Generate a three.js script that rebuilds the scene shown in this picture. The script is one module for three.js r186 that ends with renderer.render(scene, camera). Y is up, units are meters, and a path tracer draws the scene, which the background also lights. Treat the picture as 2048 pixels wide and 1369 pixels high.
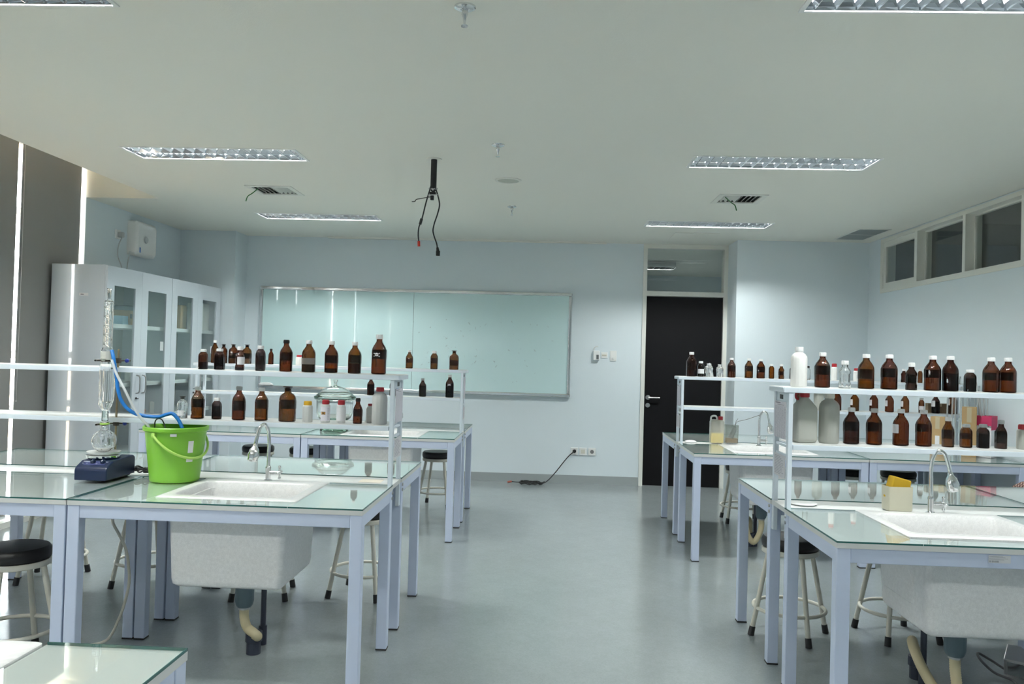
import * as THREE from 'three';
import { RoundedBoxGeometry } from 'three/addons/geometries/RoundedBoxGeometry.js';
import { mergeGeometries, toCreasedNormals, mergeVertices } from 'three/addons/utils/BufferGeometryUtils.js';
import { RectAreaLightUniformsLib } from 'three/addons/lights/RectAreaLightUniformsLib.js';

// ---------------------------------------------------------------- camera, sky, sun, exposure
const scene = new THREE.Scene();
const camera = new THREE.PerspectiveCamera(2 * Math.atan(684.5 / 1640.4) * 180 / Math.PI, 2048 / 1369, 0.05, 200);
camera.position.set(0, 1.4028, 0);
camera.rotation.order = 'YXZ';
camera.rotation.set(THREE.MathUtils.degToRad(0.9467), THREE.MathUtils.degToRad(2.6562), THREE.MathUtils.degToRad(1.5801));
scene.add(camera);
const renderer = new THREE.WebGLRenderer({ antialias: true });
renderer.toneMapping = THREE.LinearToneMapping;
renderer.toneMappingExposure = 2.38;
renderer.shadowMap.enabled = true;
RectAreaLightUniformsLib.init();
const LAMP = 125;                                  // radiance of the ceiling tubes
const LAMP_COLOR = new THREE.Color().setRGB(0.97, 1.0, 0.97);
const SKY = 10.0, SUN = 40.0;
{ // hazy bright sky
  const w = 64, h = 32, d = new Float32Array(w * h * 4);
  for (let j = 0; j < h; j++) for (let i = 0; i < w; i++) {
    const e = Math.max(0, (j + 0.5) / h * 2 - 1), k = (j * w + i) * 4;
    d[k] = 0.95 - 0.3 * e; d[k + 1] = 0.98 - 0.2 * e; d[k + 2] = 1.0; d[k + 3] = 1;
  }
  const t = new THREE.DataTexture(d, w, h, THREE.RGBAFormat, THREE.FloatType);
  t.mapping = THREE.EquirectangularReflectionMapping; t.colorSpace = THREE.LinearSRGBColorSpace;
  t.magFilter = t.minFilter = THREE.LinearFilter; t.needsUpdate = true;
  scene.background = t; scene.backgroundIntensity = SKY;
  const sun = new THREE.DirectionalLight(new THREE.Color().setRGB(1, 0.86, 0.68), SUN);
  sun.position.set(3, 14, -9); sun.target.position.set(-4, 0, -4);
  sun.castShadow = true; sun.shadow.radius = 1; sun.shadow.mapSize.set(2048, 2048);
  Object.assign(sun.shadow.camera, { left: -20, right: 20, top: 20, bottom: -20, near: 1, far: 60 });
  scene.add(sun, sun.target);
}

// ---------------------------------------------------------------- helpers
const V = (x, y, z) => new THREE.Vector3(x, y, z);
let seed = 7;
const rnd = () => { seed = (seed * 1664525 + 1013904223) >>> 0; return seed / 4294967296; };
const taken = new Map();
function numbered(n) { const k = taken.get(n) || 0; taken.set(n, k + 1); return k ? `${n}_${String(k).padStart(3, '0')}` : n; }
function thing(name, label, category, pos = [0, 0, 0], turn = 0, group) {
  const o = new THREE.Group(); o.name = numbered(name); scene.add(o);
  o.position.set(...pos); o.rotation.y = turn; o.userData = { label, category }; if (group) o.userData.group = group;
  return o;
}
const flat = g => { const h = g.index ? g.toNonIndexed() : g; for (const k of Object.keys(h.attributes)) if (!['position', 'normal', 'uv'].includes(k)) h.deleteAttribute(k); return h; };
const join = gs => Array.isArray(gs) ? (gs.length === 1 ? gs[0] : mergeGeometries(gs.map(flat))) : gs;
function obj(name, gs, mat, parent) {
  const m = new THREE.Mesh(join(gs), mat); m.name = name; m.castShadow = m.receiveShadow = true;
  if (parent) parent.add(m); return m;
}
function single(name, gs, mat, label, category, group) {
  const m = obj(numbered(name), gs, mat, scene); m.userData = { label, category }; if (group) m.userData.group = group; return m;
}
function struct(name, gs, mat) { const m = obj(name, gs, mat, scene); m.userData = { kind: 'structure' }; return m; }
function structGroup(name) { const g = new THREE.Group(); g.name = name; g.userData = { kind: 'structure' }; scene.add(g); return g; }
const T = (g, x, y, z) => g.translate(x, y, z);
const bx = (w, h, d, x, y, z) => T(new THREE.BoxGeometry(w, h, d), x, y, z);
const span = (x0, x1, y0, y1, z0, z1) => bx(Math.abs(x1 - x0), Math.abs(y1 - y0), Math.abs(z1 - z0), (x0 + x1) / 2, (y0 + y1) / 2, (z0 + z1) / 2);
const rb = (w, h, d, x, y, z, r = 0.003, s = 2) => T(new RoundedBoxGeometry(w, h, d, s, Math.min(r, w / 2.01, h / 2.01, d / 2.01)), x, y, z);
const cyl = (r0, r1, h, x, y, z, s = 24) => T(new THREE.CylinderGeometry(r0, r1, h, s), x, y, z);
const lathe = (pts, s = 40) => toCreasedNormals(new THREE.LatheGeometry(pts.map(p => new THREE.Vector2(Math.max(p[0], 1e-5), p[1])), s), 0.7);
function rod(a, b, r, r2 = r, s = 12) {
  const A = V(...a), B = V(...b), d = B.clone().sub(A), g = new THREE.CylinderGeometry(r2, r, d.length(), s);
  g.applyQuaternion(new THREE.Quaternion().setFromUnitVectors(V(0, 1, 0), d.clone().normalize()));
  const m = A.add(B).multiplyScalar(0.5); return T(g, m.x, m.y, m.z);
}
const tube = (pts, r, seg = 60, rs = 8, closed = false) => new THREE.TubeGeometry(new THREE.CatmullRomCurve3(pts.map(p => V(...p)), closed, 'centripetal'), seg, r, rs, closed);
// a skin over rounded rectangles stacked from the first ring to the last; both ends closed
function loft(rings, n = 6) {
  const pos = [], idx = [], m = 4 * (n + 1);
  for (const [y, hw, hd, r, cx = 0, cz = 0] of rings) {
    for (let c = 0; c < 4; c++) for (let k = 0; k <= n; k++) {
      const a = (c + k / n) * Math.PI / 2, sx = c === 0 || c === 3 ? 1 : -1, sz = c < 2 ? 1 : -1;
      pos.push(cx + sx * (hw - r) + r * Math.cos(a), y, cz + sz * (hd - r) + r * Math.sin(a));
    }
  }
  for (let i = 0; i < rings.length - 1; i++) for (let k = 0; k < m; k++) {
    const a = i * m + k, b = i * m + (k + 1) % m, c = a + m, d = b + m; idx.push(a, c, b, b, c, d);
  }
  for (const [i, flip] of [[0, 1], [rings.length - 1, 0]]) {
    const c = pos.length / 3, q = rings[i]; pos.push(q[4] || 0, q[0], q[5] || 0);
    for (let k = 0; k < m; k++) { const a = i * m + k, b = i * m + (k + 1) % m; flip ? idx.push(c, a, b) : idx.push(c, b, a); }
  }
  const g = new THREE.BufferGeometry(); g.setAttribute('position', new THREE.Float32BufferAttribute(pos, 3)); g.setIndex(idx);
  g.setAttribute('uv', new THREE.Float32BufferAttribute(new Float32Array(pos.length / 3 * 2).map((_, i) => i % 2 ? pos[(i >> 1) * 3 + 1] : pos[(i >> 1) * 3] + pos[(i >> 1) * 3 + 2]), 2));
  return toCreasedNormals(g, 0.75);
}
// ---------------------------------------------------------------- textures
function dataTex(n, f, srgb = true) {
  const d = new Uint8Array(n * n * 4);
  for (let j = 0; j < n; j++) for (let i = 0; i < n; i++) { const c = f(i, j), k = (j * n + i) * 4; d[k] = c[0]; d[k + 1] = c[1]; d[k + 2] = c[2]; d[k + 3] = 255; }
  const t = new THREE.DataTexture(d, n, n); t.wrapS = t.wrapT = THREE.RepeatWrapping; t.magFilter = t.minFilter = THREE.LinearFilter;
  if (srgb) t.colorSpace = THREE.SRGBColorSpace; t.needsUpdate = true; return t;
}
function noiseField(n, cells) { // tileable value noise
  const g = Array.from({ length: cells * cells }, rnd), s = t => t * t * (3 - 2 * t);
  return (i, j) => {
    const x = i / n * cells, y = j / n * cells, a = Math.floor(x), b = Math.floor(y), u = s(x - a), v = s(y - b);
    const q = (p, r) => g[(p % cells) + (r % cells) * cells];
    return (q(a, b) * (1 - u) + q(a + 1, b) * u) * (1 - v) + (q(a, b + 1) * (1 - u) + q(a + 1, b + 1) * u) * v;
  };
}
const N = 512, nA = noiseField(N, 8), nB = noiseField(N, 32), nC = noiseField(N, 128);
const floorTex = dataTex(N, (i, j) => { const v = (nA(i, j) - 0.5) * 5 + (nB(i, j) - 0.5) * 4 + (nC(i, j) - 0.5) * 8 + (rnd() - 0.5) * 14; return [214 + v, 216 + v, 216 + v].map(q => Math.max(0, Math.min(255, q))); });
const grainTex = dataTex(N, (i, j) => { const v = 128 + (nB(i, j) - 0.5) * 70 + (nC(i, j) - 0.5) * 120; return [v, v, v]; }, false);
const potTex = dataTex(N, (i, j) => { const v = (nB(i, j) - 0.5) * 8 + (nC(i, j) - 0.5) * 12 + (rnd() - 0.5) * 12; return [240 + v, 238 + v, 237 + v].map(q => Math.max(0, Math.min(255, q))); });
const weaveTex = dataTex(128, (i, j) => { const v = ((i + j) % 4 < 2 ? 12 : -8) + (rnd() - 0.5) * 26; return [222 + v, 222 + v, 222 + v]; });
function canvasTex(w, h, draw) { const c = document.createElement('canvas'); c.width = w; c.height = h; draw(c.getContext('2d'), w, h); const t = new THREE.CanvasTexture(c); t.colorSpace = THREE.SRGBColorSpace; t.magFilter = t.minFilter = THREE.LinearFilter; return t; }
const rep = (t, x, y) => { const c = t.clone(); c.repeat.set(x, y); c.needsUpdate = true; return c; };
const tableSheet = canvasTex(256, 512, (c, w, h) => {       // printed inventory sheet, far too small to read
  c.fillStyle = '#e9e7ee'; c.fillRect(0, 0, w, h); c.fillStyle = '#9a98a2'; c.fillRect(20, 14, 110, 14); c.fillRect(60, 44, 140, 7);
  c.strokeStyle = '#aaa8b4'; c.lineWidth = 2;
  for (let y = 70; y < h - 10; y += 22) { c.strokeRect(14, y, w - 28, 22); for (let x = 20; x < w - 30; x += 46) { c.fillStyle = '#b4b2be'; c.fillRect(x, y + 8, 18 + rnd() * 20, 5); } }
});
const lineSheet = canvasTex(256, 256, (c, w, h) => { c.fillStyle = '#e6e5e8'; c.fillRect(0, 0, w, h); for (let y = 26; y < h - 20; y += 18) { c.fillStyle = '#a9a8b2'; c.fillRect(20, y, 120 + rnd() * 90, 6); } });
const hazardTag = canvasTex(128, 256, (c, w, h) => { c.fillStyle = '#eceaf0'; c.fillRect(0, 0, w, h); c.fillStyle = '#c08a2c'; c.fillRect(26, 90, 44, 52); c.fillStyle = '#2a211b'; c.fillRect(26, 90, 44, 8); c.fillRect(26, 132, 44, 10); c.fillRect(36, 106, 24, 20); for (let y = 20; y < 240; y += 16) { c.fillStyle = '#a9a6b4'; c.fillRect(88, y, 26, 5); } });
const skullTex = canvasTex(256, 256, (c, w, h) => {          // skull and crossed bones, white print on clear
  c.clearRect(0, 0, w, h); c.strokeStyle = c.fillStyle = '#e2e2e4'; c.lineWidth = 20; c.lineCap = 'round';
  for (const s of [-1, 1]) { c.beginPath(); c.moveTo(128 - s * 96, 64); c.lineTo(128 + s * 96, 200); c.stroke(); for (const [x, y] of [[128 - s * 100, 56], [128 - s * 110, 78], [128 + s * 100, 208], [128 + s * 110, 188]]) { c.beginPath(); c.arc(x, y, 15, 0, 7); c.fill(); } }
  c.beginPath(); c.arc(128, 106, 64, 0, 7); c.fill(); c.fillRect(92, 140, 72, 56);
  c.fillStyle = '#241611'; for (const x of [104, 152]) { c.beginPath(); c.arc(x, 112, 18, 0, 7); c.fill(); } c.beginPath(); c.moveTo(128, 126); c.lineTo(118, 150); c.lineTo(138, 150); c.fill(); for (const x of [108, 124, 140]) c.fillRect(x, 168, 6, 26);
});
const stickerTex = canvasTex(256, 96, (c, w, h) => { c.fillStyle = '#d6d8dc'; c.fillRect(0, 0, w, h); c.fillStyle = '#8b8e96'; for (let y = 10; y < 56; y += 14) c.fillRect(10, y, 150 + rnd() * 80, 5); c.fillStyle = '#40444c'; for (let x = 10; x < 120; x += 5) c.fillRect(x, 64, 1 + rnd() * 3, 24); });

// ---------------------------------------------------------------- materials
const lin = (r, g, b) => new THREE.Color().setRGB(r, g, b);
const std = (r, g, b, rough = 0.5, metal = 0, o = {}) => new THREE.MeshStandardMaterial({ color: lin(r, g, b), roughness: rough, metalness: metal, ...o });
const phy = (r, g, b, rough, o = {}) => new THREE.MeshPhysicalMaterial({ color: lin(r, g, b), roughness: rough, ...o });
const M = {
  wall: std(0.69, 0.77, 0.81, 0.55, 0, { bumpMap: rep(grainTex, 6, 6), bumpScale: 0.0006 }),
  ceiling: std(0.81, 0.81, 0.745, 0.8, 0, { bumpMap: rep(grainTex, 4, 4), bumpScale: 0.0005 }),
  floor: phy(0.405, 0.445, 0.455, 0.16, { map: floorTex, bumpMap: grainTex, bumpScale: 0.0003 }),
  skirt: std(0.33, 0.365, 0.37, 0.4),
  frame: std(0.72, 0.73, 0.68, 0.45),
  steel: std(0.56, 0.63, 0.79, 0.38),
  steelPale: std(0.66, 0.73, 0.80, 0.38),
  board: std(0.64, 0.655, 0.645, 0.4),
  pane: phy(0.972, 0.996, 0.99, 0.02, { transmission: 1, thickness: 0, ior: 1.52 }),
  paneEdge: std(0.03, 0.13, 0.12, 0.1),
  window: phy(0.95, 0.98, 0.97, 0.0, { transmission: 1, thickness: 0, ior: 1.5 }),
  black: std(0.012, 0.012, 0.013, 0.5), rubber: std(0.02, 0.02, 0.022, 0.6),
  door: phy(0.006, 0.006, 0.007, 0.6, { specularIntensity: 0.3 }),
  chrome: std(0.78, 0.79, 0.8, 0.12, 1), dull: std(0.5, 0.5, 0.5, 0.35, 1), mirror: std(0.86, 0.88, 0.92, 0.1, 1), reflector: std(0.82, 0.84, 0.88, 0.08, 1),
  vinyl: phy(0.008, 0.007, 0.008, 0.42),
  cream: std(0.66, 0.64, 0.56, 0.4),
  pot: std(0.93, 0.945, 0.95, 0.3, 0, { map: rep(potTex, 3, 3), bumpMap: rep(grainTex, 3, 3), bumpScale: 0.0001 }),
  potGloss: phy(0.86, 0.87, 0.86, 0.2),
  cabinet: phy(0.58, 0.635, 0.69, 0.3, { clearcoat: 1, clearcoatRoughness: 0.0 }),
  cabinetIn: std(0.34, 0.35, 0.33, 0.6), shelfWhite: std(0.66, 0.69, 0.7, 0.4),
  blind: std(0.37, 0.37, 0.36, 0.85, 0, { map: rep(weaveTex, 12, 40) }),
  white: std(0.8, 0.81, 0.8, 0.4), cap: std(0.82, 0.83, 0.83, 0.45), capGrey: std(0.5, 0.52, 0.52, 0.45), capRed: std(0.42, 0.02, 0.03, 0.4), capBlack: std(0.012, 0.011, 0.012, 0.35), capYellow: std(0.72, 0.42, 0.02, 0.4),
  tornFoil: std(0.34, 0.32, 0.3, 0.35, 0.8, { bumpMap: rep(grainTex, 1, 1), bumpScale: 0.012, side: THREE.DoubleSide }), panelInk: std(0.5, 0.52, 0.6, 0.5), adhesive: std(0.05, 0.04, 0.035, 0.7, 0, { side: THREE.DoubleSide }), label: std(0.74, 0.74, 0.76, 0.6), plastic: std(0.74, 0.73, 0.66, 0.45),
  amber: phy(1, 1, 1, 0.02, { transmission: 1, thickness: 0.003, ior: 1.42, attenuationColor: lin(0.36, 0.13, 0.018), attenuationDistance: 0.003 }),
  amberDark: phy(1, 1, 1, 0.02, { transmission: 1, thickness: 0.003, ior: 1.42, attenuationColor: lin(0.2, 0.06, 0.018), attenuationDistance: 0.003 }),
  amberOlive: phy(1, 1, 1, 0.02, { transmission: 1, thickness: 0.003, ior: 1.42, attenuationColor: lin(0.42, 0.2, 0.02), attenuationDistance: 0.003 }),
  clear: phy(1, 1, 1, 0.01, { transmission: 1, thickness: 0.002, ior: 1.5, attenuationColor: lin(0.93, 0.98, 0.955), attenuationDistance: 0.02 }),
  liquidDark: std(0.014, 0.009, 0.012, 0.15), liquidRed: std(0.09, 0.004, 0.008, 0.15), liquidBrown: std(0.06, 0.016, 0.004, 0.2),
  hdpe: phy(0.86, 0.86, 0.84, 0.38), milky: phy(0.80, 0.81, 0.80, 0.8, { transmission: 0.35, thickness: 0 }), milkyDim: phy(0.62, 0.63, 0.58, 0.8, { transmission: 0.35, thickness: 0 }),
  foil: std(0.86, 0.87, 0.88, 0.18, 1), green: phy(0.2, 0.48, 0.04, 0.35), greenPale: phy(0.42, 0.66, 0.14, 0.4),
  blue: std(0.012, 0.17, 0.52, 0.35), navy: phy(0.006, 0.016, 0.055, 0.35), knobBlue: std(0.01, 0.035, 0.3, 0.35), pvc: std(0.10, 0.15, 0.18, 0.45), pvcDark: std(0.035, 0.042, 0.065, 0.45), hose: std(0.62, 0.54, 0.34, 0.5),
  iron: std(0.10, 0.09, 0.075, 0.4, 0.7), brass: std(0.32, 0.26, 0.16, 0.4, 0.7),
  yellow: std(0.68, 0.42, 0.02, 0.85, 0, { bumpMap: rep(grainTex, 2, 2), bumpScale: 0.002 }), card: std(0.46, 0.31, 0.15, 0.8), cardDark: std(0.2, 0.14, 0.08, 0.8), pink: std(0.6, 0.035, 0.13, 0.45), tan: std(0.52, 0.45, 0.3, 0.7),
  sheet: std(0.8, 0.8, 0.82, 0.7, 0, { map: tableSheet }), sheet2: std(0.8, 0.8, 0.82, 0.7, 0, { map: lineSheet }), tag: std(0.9, 0.9, 0.92, 0.6, 0, { map: hazardTag }), sticker: std(0.9, 0.9, 0.9, 0.6, 0, { map: stickerTex }),
  skull: std(0.9, 0.9, 0.9, 0.6, 0, { map: skullTex, transparent: true, alphaTest: 0.5 }),
  glassBoard: phy(0.60, 0.79, 0.80, 0.06, { clearcoat: 1, clearcoatRoughness: 0.0, ior: 1.5 }),
  tubeGlow: std(0.9, 0.9, 0.9, 0.5, 0, { emissive: lin(0.95, 1, 0.98), emissiveIntensity: 4 }),
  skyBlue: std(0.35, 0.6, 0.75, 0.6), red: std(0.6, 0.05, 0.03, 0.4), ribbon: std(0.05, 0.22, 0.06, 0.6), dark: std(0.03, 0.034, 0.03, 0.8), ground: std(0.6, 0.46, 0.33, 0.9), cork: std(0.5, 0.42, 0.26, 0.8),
};
const flipSkull = M.skull;

// ---------------------------------------------------------------- room
const C = 2.685, ZW = -9.17, XR = 3.31, XL = -4.085, ZB = 3.4, ZS = -6.975;
single('ground', [span(-60, -4.6, -0.5, -0.3, -50, 50)], M.ground, 'sunlit pale ground outside, beyond the roller blinds', 'ground').userData.kind = 'structure';
const uvMetres = (m, s) => { const g = m.geometry, p = g.attributes.position, n = g.attributes.normal, u = g.attributes.uv; for (let i = 0; i < p.count; i++) { const ay = Math.abs(n.getY(i)), ax = Math.abs(n.getX(i)); u.setXY(i, (ay > 0.5 ? p.getX(i) : ax > 0.5 ? p.getZ(i) : p.getX(i)) / s, (ay > 0.5 ? p.getZ(i) : p.getY(i)) / s); } return m; };
uvMetres(struct('floor', [span(-4.6, XR + 0.14, -0.2, 0, ZW - 4, ZB + 0.2)], M.floor), 0.8);
uvMetres(struct('ceiling', (() => {           // with holes where the troffers and the vents sit
  const s = new THREE.Shape(); s.moveTo(-3.43, -ZB); s.lineTo(XR + 0.12, -ZB); s.lineTo(XR + 0.12, -ZW); s.lineTo(XL, -ZW); s.lineTo(XL, 6.975); s.lineTo(-3.43, 6.975); s.closePath();
  const hole = (x0, x1, z0, z1) => { const p = new THREE.Path(); p.moveTo(x0, z0); p.lineTo(x0, z1); p.lineTo(x1, z1); p.lineTo(x1, z0); p.closePath(); s.holes.push(p); };
  for (const x of [-2.24, 1.45]) for (const z of [-7.76, -5.31, -2.85, -0.4, 2.05]) if (x < 0 || z < 1) hole(x - 0.565, x + 0.565, -z - 0.15, -z + 0.15);
  for (const x of [-2.25, 1.455]) hole(x - 0.15, x + 0.15, 6.36, 6.66);
  const g = new THREE.ExtrudeGeometry(s, { depth: 0.12, bevelEnabled: false }); g.rotateX(-Math.PI / 2); return [T(g, 0, C, 0)];
})(), M.ceiling), 1);
struct('ceiling_slab', [span(-4.6, XR + 0.14, 3.05, 3.2, ZW - 0.2, ZB + 0.2), span(-3.43, -3.33, C + 0.12, 3.05, -6.975, ZB), span(XL, -3.33, C + 0.12, 3.05, -7.1, -6.975)], M.ceiling);
uvMetres(struct('wall_back', (() => {          // whiteboard wall with the door opening
  const s = new THREE.Shape(); s.moveTo(-4.4, 0); s.lineTo(1.015, 0); s.lineTo(1.015, C); s.lineTo(1.945, C); s.lineTo(1.945, 0); s.lineTo(XR + 0.12, 0); s.lineTo(XR + 0.12, 3.05); s.lineTo(-4.4, 3.05); s.closePath();
  return [T(new THREE.ExtrudeGeometry(s, { depth: 0.14, bevelEnabled: false }), 0, 0, ZW - 0.14)];
})(), M.wall), 1);
uvMetres(struct('wall_pier_left', [span(XL - 0.3, -3.47, 0, C, ZW, -8.82)], M.wall), 1);
uvMetres(struct('wall_pier_right', [span(1.945, XR, 0, C, ZW, -8.72)], M.wall), 1);
uvMetres(struct('wall_left', [span(XL - 0.35, XL, 0, 3.05, ZW, ZS), span(-4.45, -4.1, 0, 3.05, 2.6, ZB)], M.wall), 1);
uvMetres(struct('wall_front', [span(-4.5, XR + 0.12, 0, 3.05, ZB, ZB + 0.14)], M.wall), 1);
const CL0 = 2.13, CL1 = 2.67, CZ0 = -8.4, CZ1 = -5.1;
uvMetres(struct('wall_right', [span(XR, XR + 0.12, 0, CL0, ZW, ZB), span(XR, XR + 0.12, CL1, 3.05, ZW, ZB), span(XR, XR + 0.12, CL0, CL1, ZW, CZ0), span(XR, XR + 0.12, CL0, CL1, CZ1, ZB)], M.wall), 1);
struct('baseboard_back', [span(-3.47, 1.01, 0, 0.092, ZW, ZW + 0.012)], M.skirt);
struct('baseboard_pier_left', [span(XL, -3.47, 0, 0.092, -8.82, -8.808), span(-3.47, -3.458, 0, 0.092, ZW, -8.808)], M.skirt);
struct('baseboard_pier_right', [span(1.96, XR, 0, 0.092, -8.72, -8.708)], M.skirt);
struct('baseboard_right', [span(XR - 0.012, XR, 0, 0.092, -8.7, ZB)], M.skirt);
struct('baseboard_left', [span(XL, XL + 0.012, 0, 0.092, -8.8, ZS)], M.skirt);
struct('trim_1', [span(-2.53, 0.6, C - 0.012, C, -9.165, -9.08)], M.ceiling);
// high windows to the dark corridor
{
  const w = structGroup('window_1');
  const zs = [CZ0, -7.6, -6.735, -5.91, CZ1];
  obj('window_frame', [span(XR - 0.012, XR + 0.12, CL0, CL0 + 0.045, CZ0, CZ1), span(XR - 0.012, XR + 0.12, CL1 - 0.035, CL1, CZ0, CZ1), ...zs.map((z, i) => span(XR - 0.012, XR + 0.12, CL0 + 0.045, CL1 - 0.035, z - 0.0225 + (i === 0 ? 0.0225 : i === 4 ? -0.0225 : 0), z + 0.0225 + (i === 0 ? 0.0225 : i === 4 ? -0.0225 : 0)))], M.frame, w);
  zs.slice(0, 4).forEach((z, i) => {
    const a = z + (i ? 0.0225 : 0.045), b = zs[i + 1] - (i === 3 ? 0.045 : 0.0225), x = i ? XR + 0.075 : XR + 0.02, f = i ? 0.012 : 0.05;
    obj('sash', [span(x - 0.015, x + 0.015, CL0 + 0.045, CL0 + 0.045 + f, a, b), span(x - 0.015, x + 0.015, CL1 - 0.035 - f, CL1 - 0.035, a, b), span(x - 0.015, x + 0.015, CL0 + 0.045 + f, CL1 - 0.035 - f, a, a + f), span(x - 0.015, x + 0.015, CL0 + 0.045 + f, CL1 - 0.035 - f, b - f, b)], M.frame, w);
    obj('pane', [span(x - 0.003, x + 0.003, CL0 + 0.045 + f, CL1 - 0.035 - f, a + f, b - f)], M.window, w);
  });
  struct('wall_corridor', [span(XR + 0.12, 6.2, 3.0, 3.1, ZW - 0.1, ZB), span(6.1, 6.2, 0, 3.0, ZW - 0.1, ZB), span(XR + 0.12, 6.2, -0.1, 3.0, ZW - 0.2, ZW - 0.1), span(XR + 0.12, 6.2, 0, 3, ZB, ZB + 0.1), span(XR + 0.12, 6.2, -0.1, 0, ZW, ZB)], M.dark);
}
// curtain wall behind the blinds
{
  const w = structGroup('window_2'), x = -4.3, bars = [];
  for (const y of [0.03, 0.87, 1.3, 2.45, 3.02]) bars.push(span(x - 0.03, x + 0.03, y - 0.03, y + 0.03, ZS, 2.6));
  const cols = []; for (let z = ZS + 0.03; z < 2.7; z += 1.0) cols.push(z);
  for (const z of cols) bars.push(span(x - 0.04, x + 0.04, 0, 3.05, z - 0.03, z + 0.03));
  obj('window_frame', bars, M.dull, w);
  for (let i = 0; i < cols.length - 1; i++) obj('pane', [span(x - 0.003, x + 0.003, 0, 3.05, cols[i], cols[i + 1])], M.window, w);
  obj('window_sill', [span(-4.45, -4.05, 0, 0.045, ZS, 2.6)], M.frame, w);
}
// door with the lit room behind its fanlight
{
  const d = structGroup('door_1'), z0 = ZW - 0.12, z1 = ZW + 0.02;
  obj('door_frame', [span(1.015, 1.058, 0, C, z0, z1), span(1.902, 1.945, 0, C, z0, z1), span(1.058, 1.902, 2.11, 2.162, z0, z1), span(1.058, 1.902, 2.638, C, z0, z1)], M.frame, d);
  obj('door_leaf', [rb(0.838, 2.098, 0.045, 1.48, 1.055, ZW - 0.03, 0.003)], M.door, d);
  const h = obj('door_handle', [cyl(0.026, 0.026, 0.012, 0, 0, 0).rotateX(Math.PI / 2), rod([0, 0, 0], [0, 0, 0.05], 0.009), rod([-0.002, 0, 0.05], [0.125, 0, 0.05], 0.009)], M.dull, d); h.position.set(1.1, 0.98, ZW - 0.002);
  const k = obj('keyhole_plate', [cyl(0.025, 0.025, 0.012, 0, 0, 0).rotateX(Math.PI / 2), bx(0.005, 0.018, 0.016, 0, -0.002, 0)], M.dull, d); k.position.set(1.1, 0.893, ZW - 0.002);
  obj('fanlight', [span(1.058, 1.902, 2.162, 2.638, ZW - 0.06, ZW - 0.054)], M.window, d);
  struct('wall_next_room', [span(-1.1, 3.4, 0, C, -12.72, -12.6), span(-1.1, -1, 0, C, -12.6, ZW - 0.14), span(3.3, 3.4, 0, C, -12.6, ZW - 0.14)], M.wall);
  struct('ceiling_next_room', [span(-1.1, 3.4, C, C + 0.1, -12.72, ZW - 0.14)], M.ceiling);
  single('cupboard', [rb(1.6, 2.3, 0.4, 0.9, 1.15, -12.39, 0.01)], M.white, 'pale cupboard seen dimly through the fanlight above the black door', 'cupboard');
}

// ---------------------------------------------------------------- ceiling lights
const bladeGeo = (() => { const s = new THREE.Shape(); s.moveTo(-0.011, 0.024); s.quadraticCurveTo(-0.003, 0.012, -0.0012, 0); s.lineTo(0.0012, 0); s.quadraticCurveTo(0.003, 0.012, 0.011, 0.024); s.closePath(); return T(new THREE.ExtrudeGeometry(s, { depth: 0.128, bevelEnabled: false, curveSegments: 4 }), 0, 0, -0.064); })();
const tubeGeo = new THREE.CylinderGeometry(0.013, 0.013, 1.1, 12).rotateZ(Math.PI / 2);
const frameGeo = join([span(-0.58, 0.58, -0.005, 0.004, 0.148, 0.16), span(-0.58, 0.58, -0.005, 0.004, -0.16, -0.148), span(-0.58, -0.562, -0.005, 0.004, -0.148, 0.148), span(0.562, 0.58, -0.005, 0.004, -0.148, 0.148)]);
const houseGeo = (() => {   // parabolic side reflectors, flat top, two end plates
  const side = sg => { const s = new THREE.Shape(), p = [[0.147, 0], [0.144, 0.012], [0.138, 0.026], [0.128, 0.042], [0.114, 0.058], [0.104, 0.068]]; s.moveTo(...p[0]); for (const q of p.slice(1)) s.lineTo(...q); for (const q of p.slice().reverse()) s.lineTo(q[0] + 0.0015, q[1] + 0.001); s.closePath(); const g = new THREE.ExtrudeGeometry(s, { depth: 1.12, bevelEnabled: false }); g.translate(0, 0, -0.56).rotateY(Math.PI / 2).scale(1, 1, 1); if (sg < 0) g.rotateY(Math.PI); return g; };
  return join([side(1), side(-1), span(-0.56, 0.56, 0.068, 0.071, -0.106, 0.106), span(-0.562, -0.56, 0, 0.07, -0.148, 0.148), span(0.56, 0.562, 0, 0.07, -0.148, 0.148)]);
})();
const spineGeo = (() => { const s = new THREE.Shape(); s.moveTo(-0.018, 0.034); s.lineTo(-0.002, 0); s.lineTo(0.002, 0); s.lineTo(0.018, 0.034); s.closePath(); return T(new THREE.ExtrudeGeometry(s, { depth: 1.112, bevelEnabled: false }).rotateY(Math.PI / 2), -0.556, 0, 0); })();
function troffer(x, z, y, label, lit = 1, group) {
  const t = thing('ceiling_light', label, 'ceiling light', [x, y, z], 0, group);
  obj('light_frame', frameGeo, M.white, t); obj('reflector_housing', houseGeo, M.reflector, t); obj('louver_spine', spineGeo, M.reflector, t);
  for (const s of [-1, 1]) {
    const tb = obj('light_tube', tubeGeo, M.tubeGlow, t); tb.position.set(0, 0.056, s * 0.073);
    const l = new THREE.RectAreaLight(LAMP_COLOR, LAMP * lit, 1.08, 0.03); l.position.set(x, y + 0.039, z + s * 0.073); l.lookAt(x, y - 1, z + s * 0.073); scene.add(l);
    for (let i = 0; i < 15; i++) { const b = obj('louver_blade', bladeGeo, M.mirror, t); b.position.set(-0.525 + i * 0.075, 0, s * 0.073); }
  }
}
troffer(-2.24, -7.76, C, 'louvered ceiling light nearest the wall-mounted white fan box');
troffer(1.45, -7.76, C, 'louvered ceiling light in front of the black door');
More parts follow.
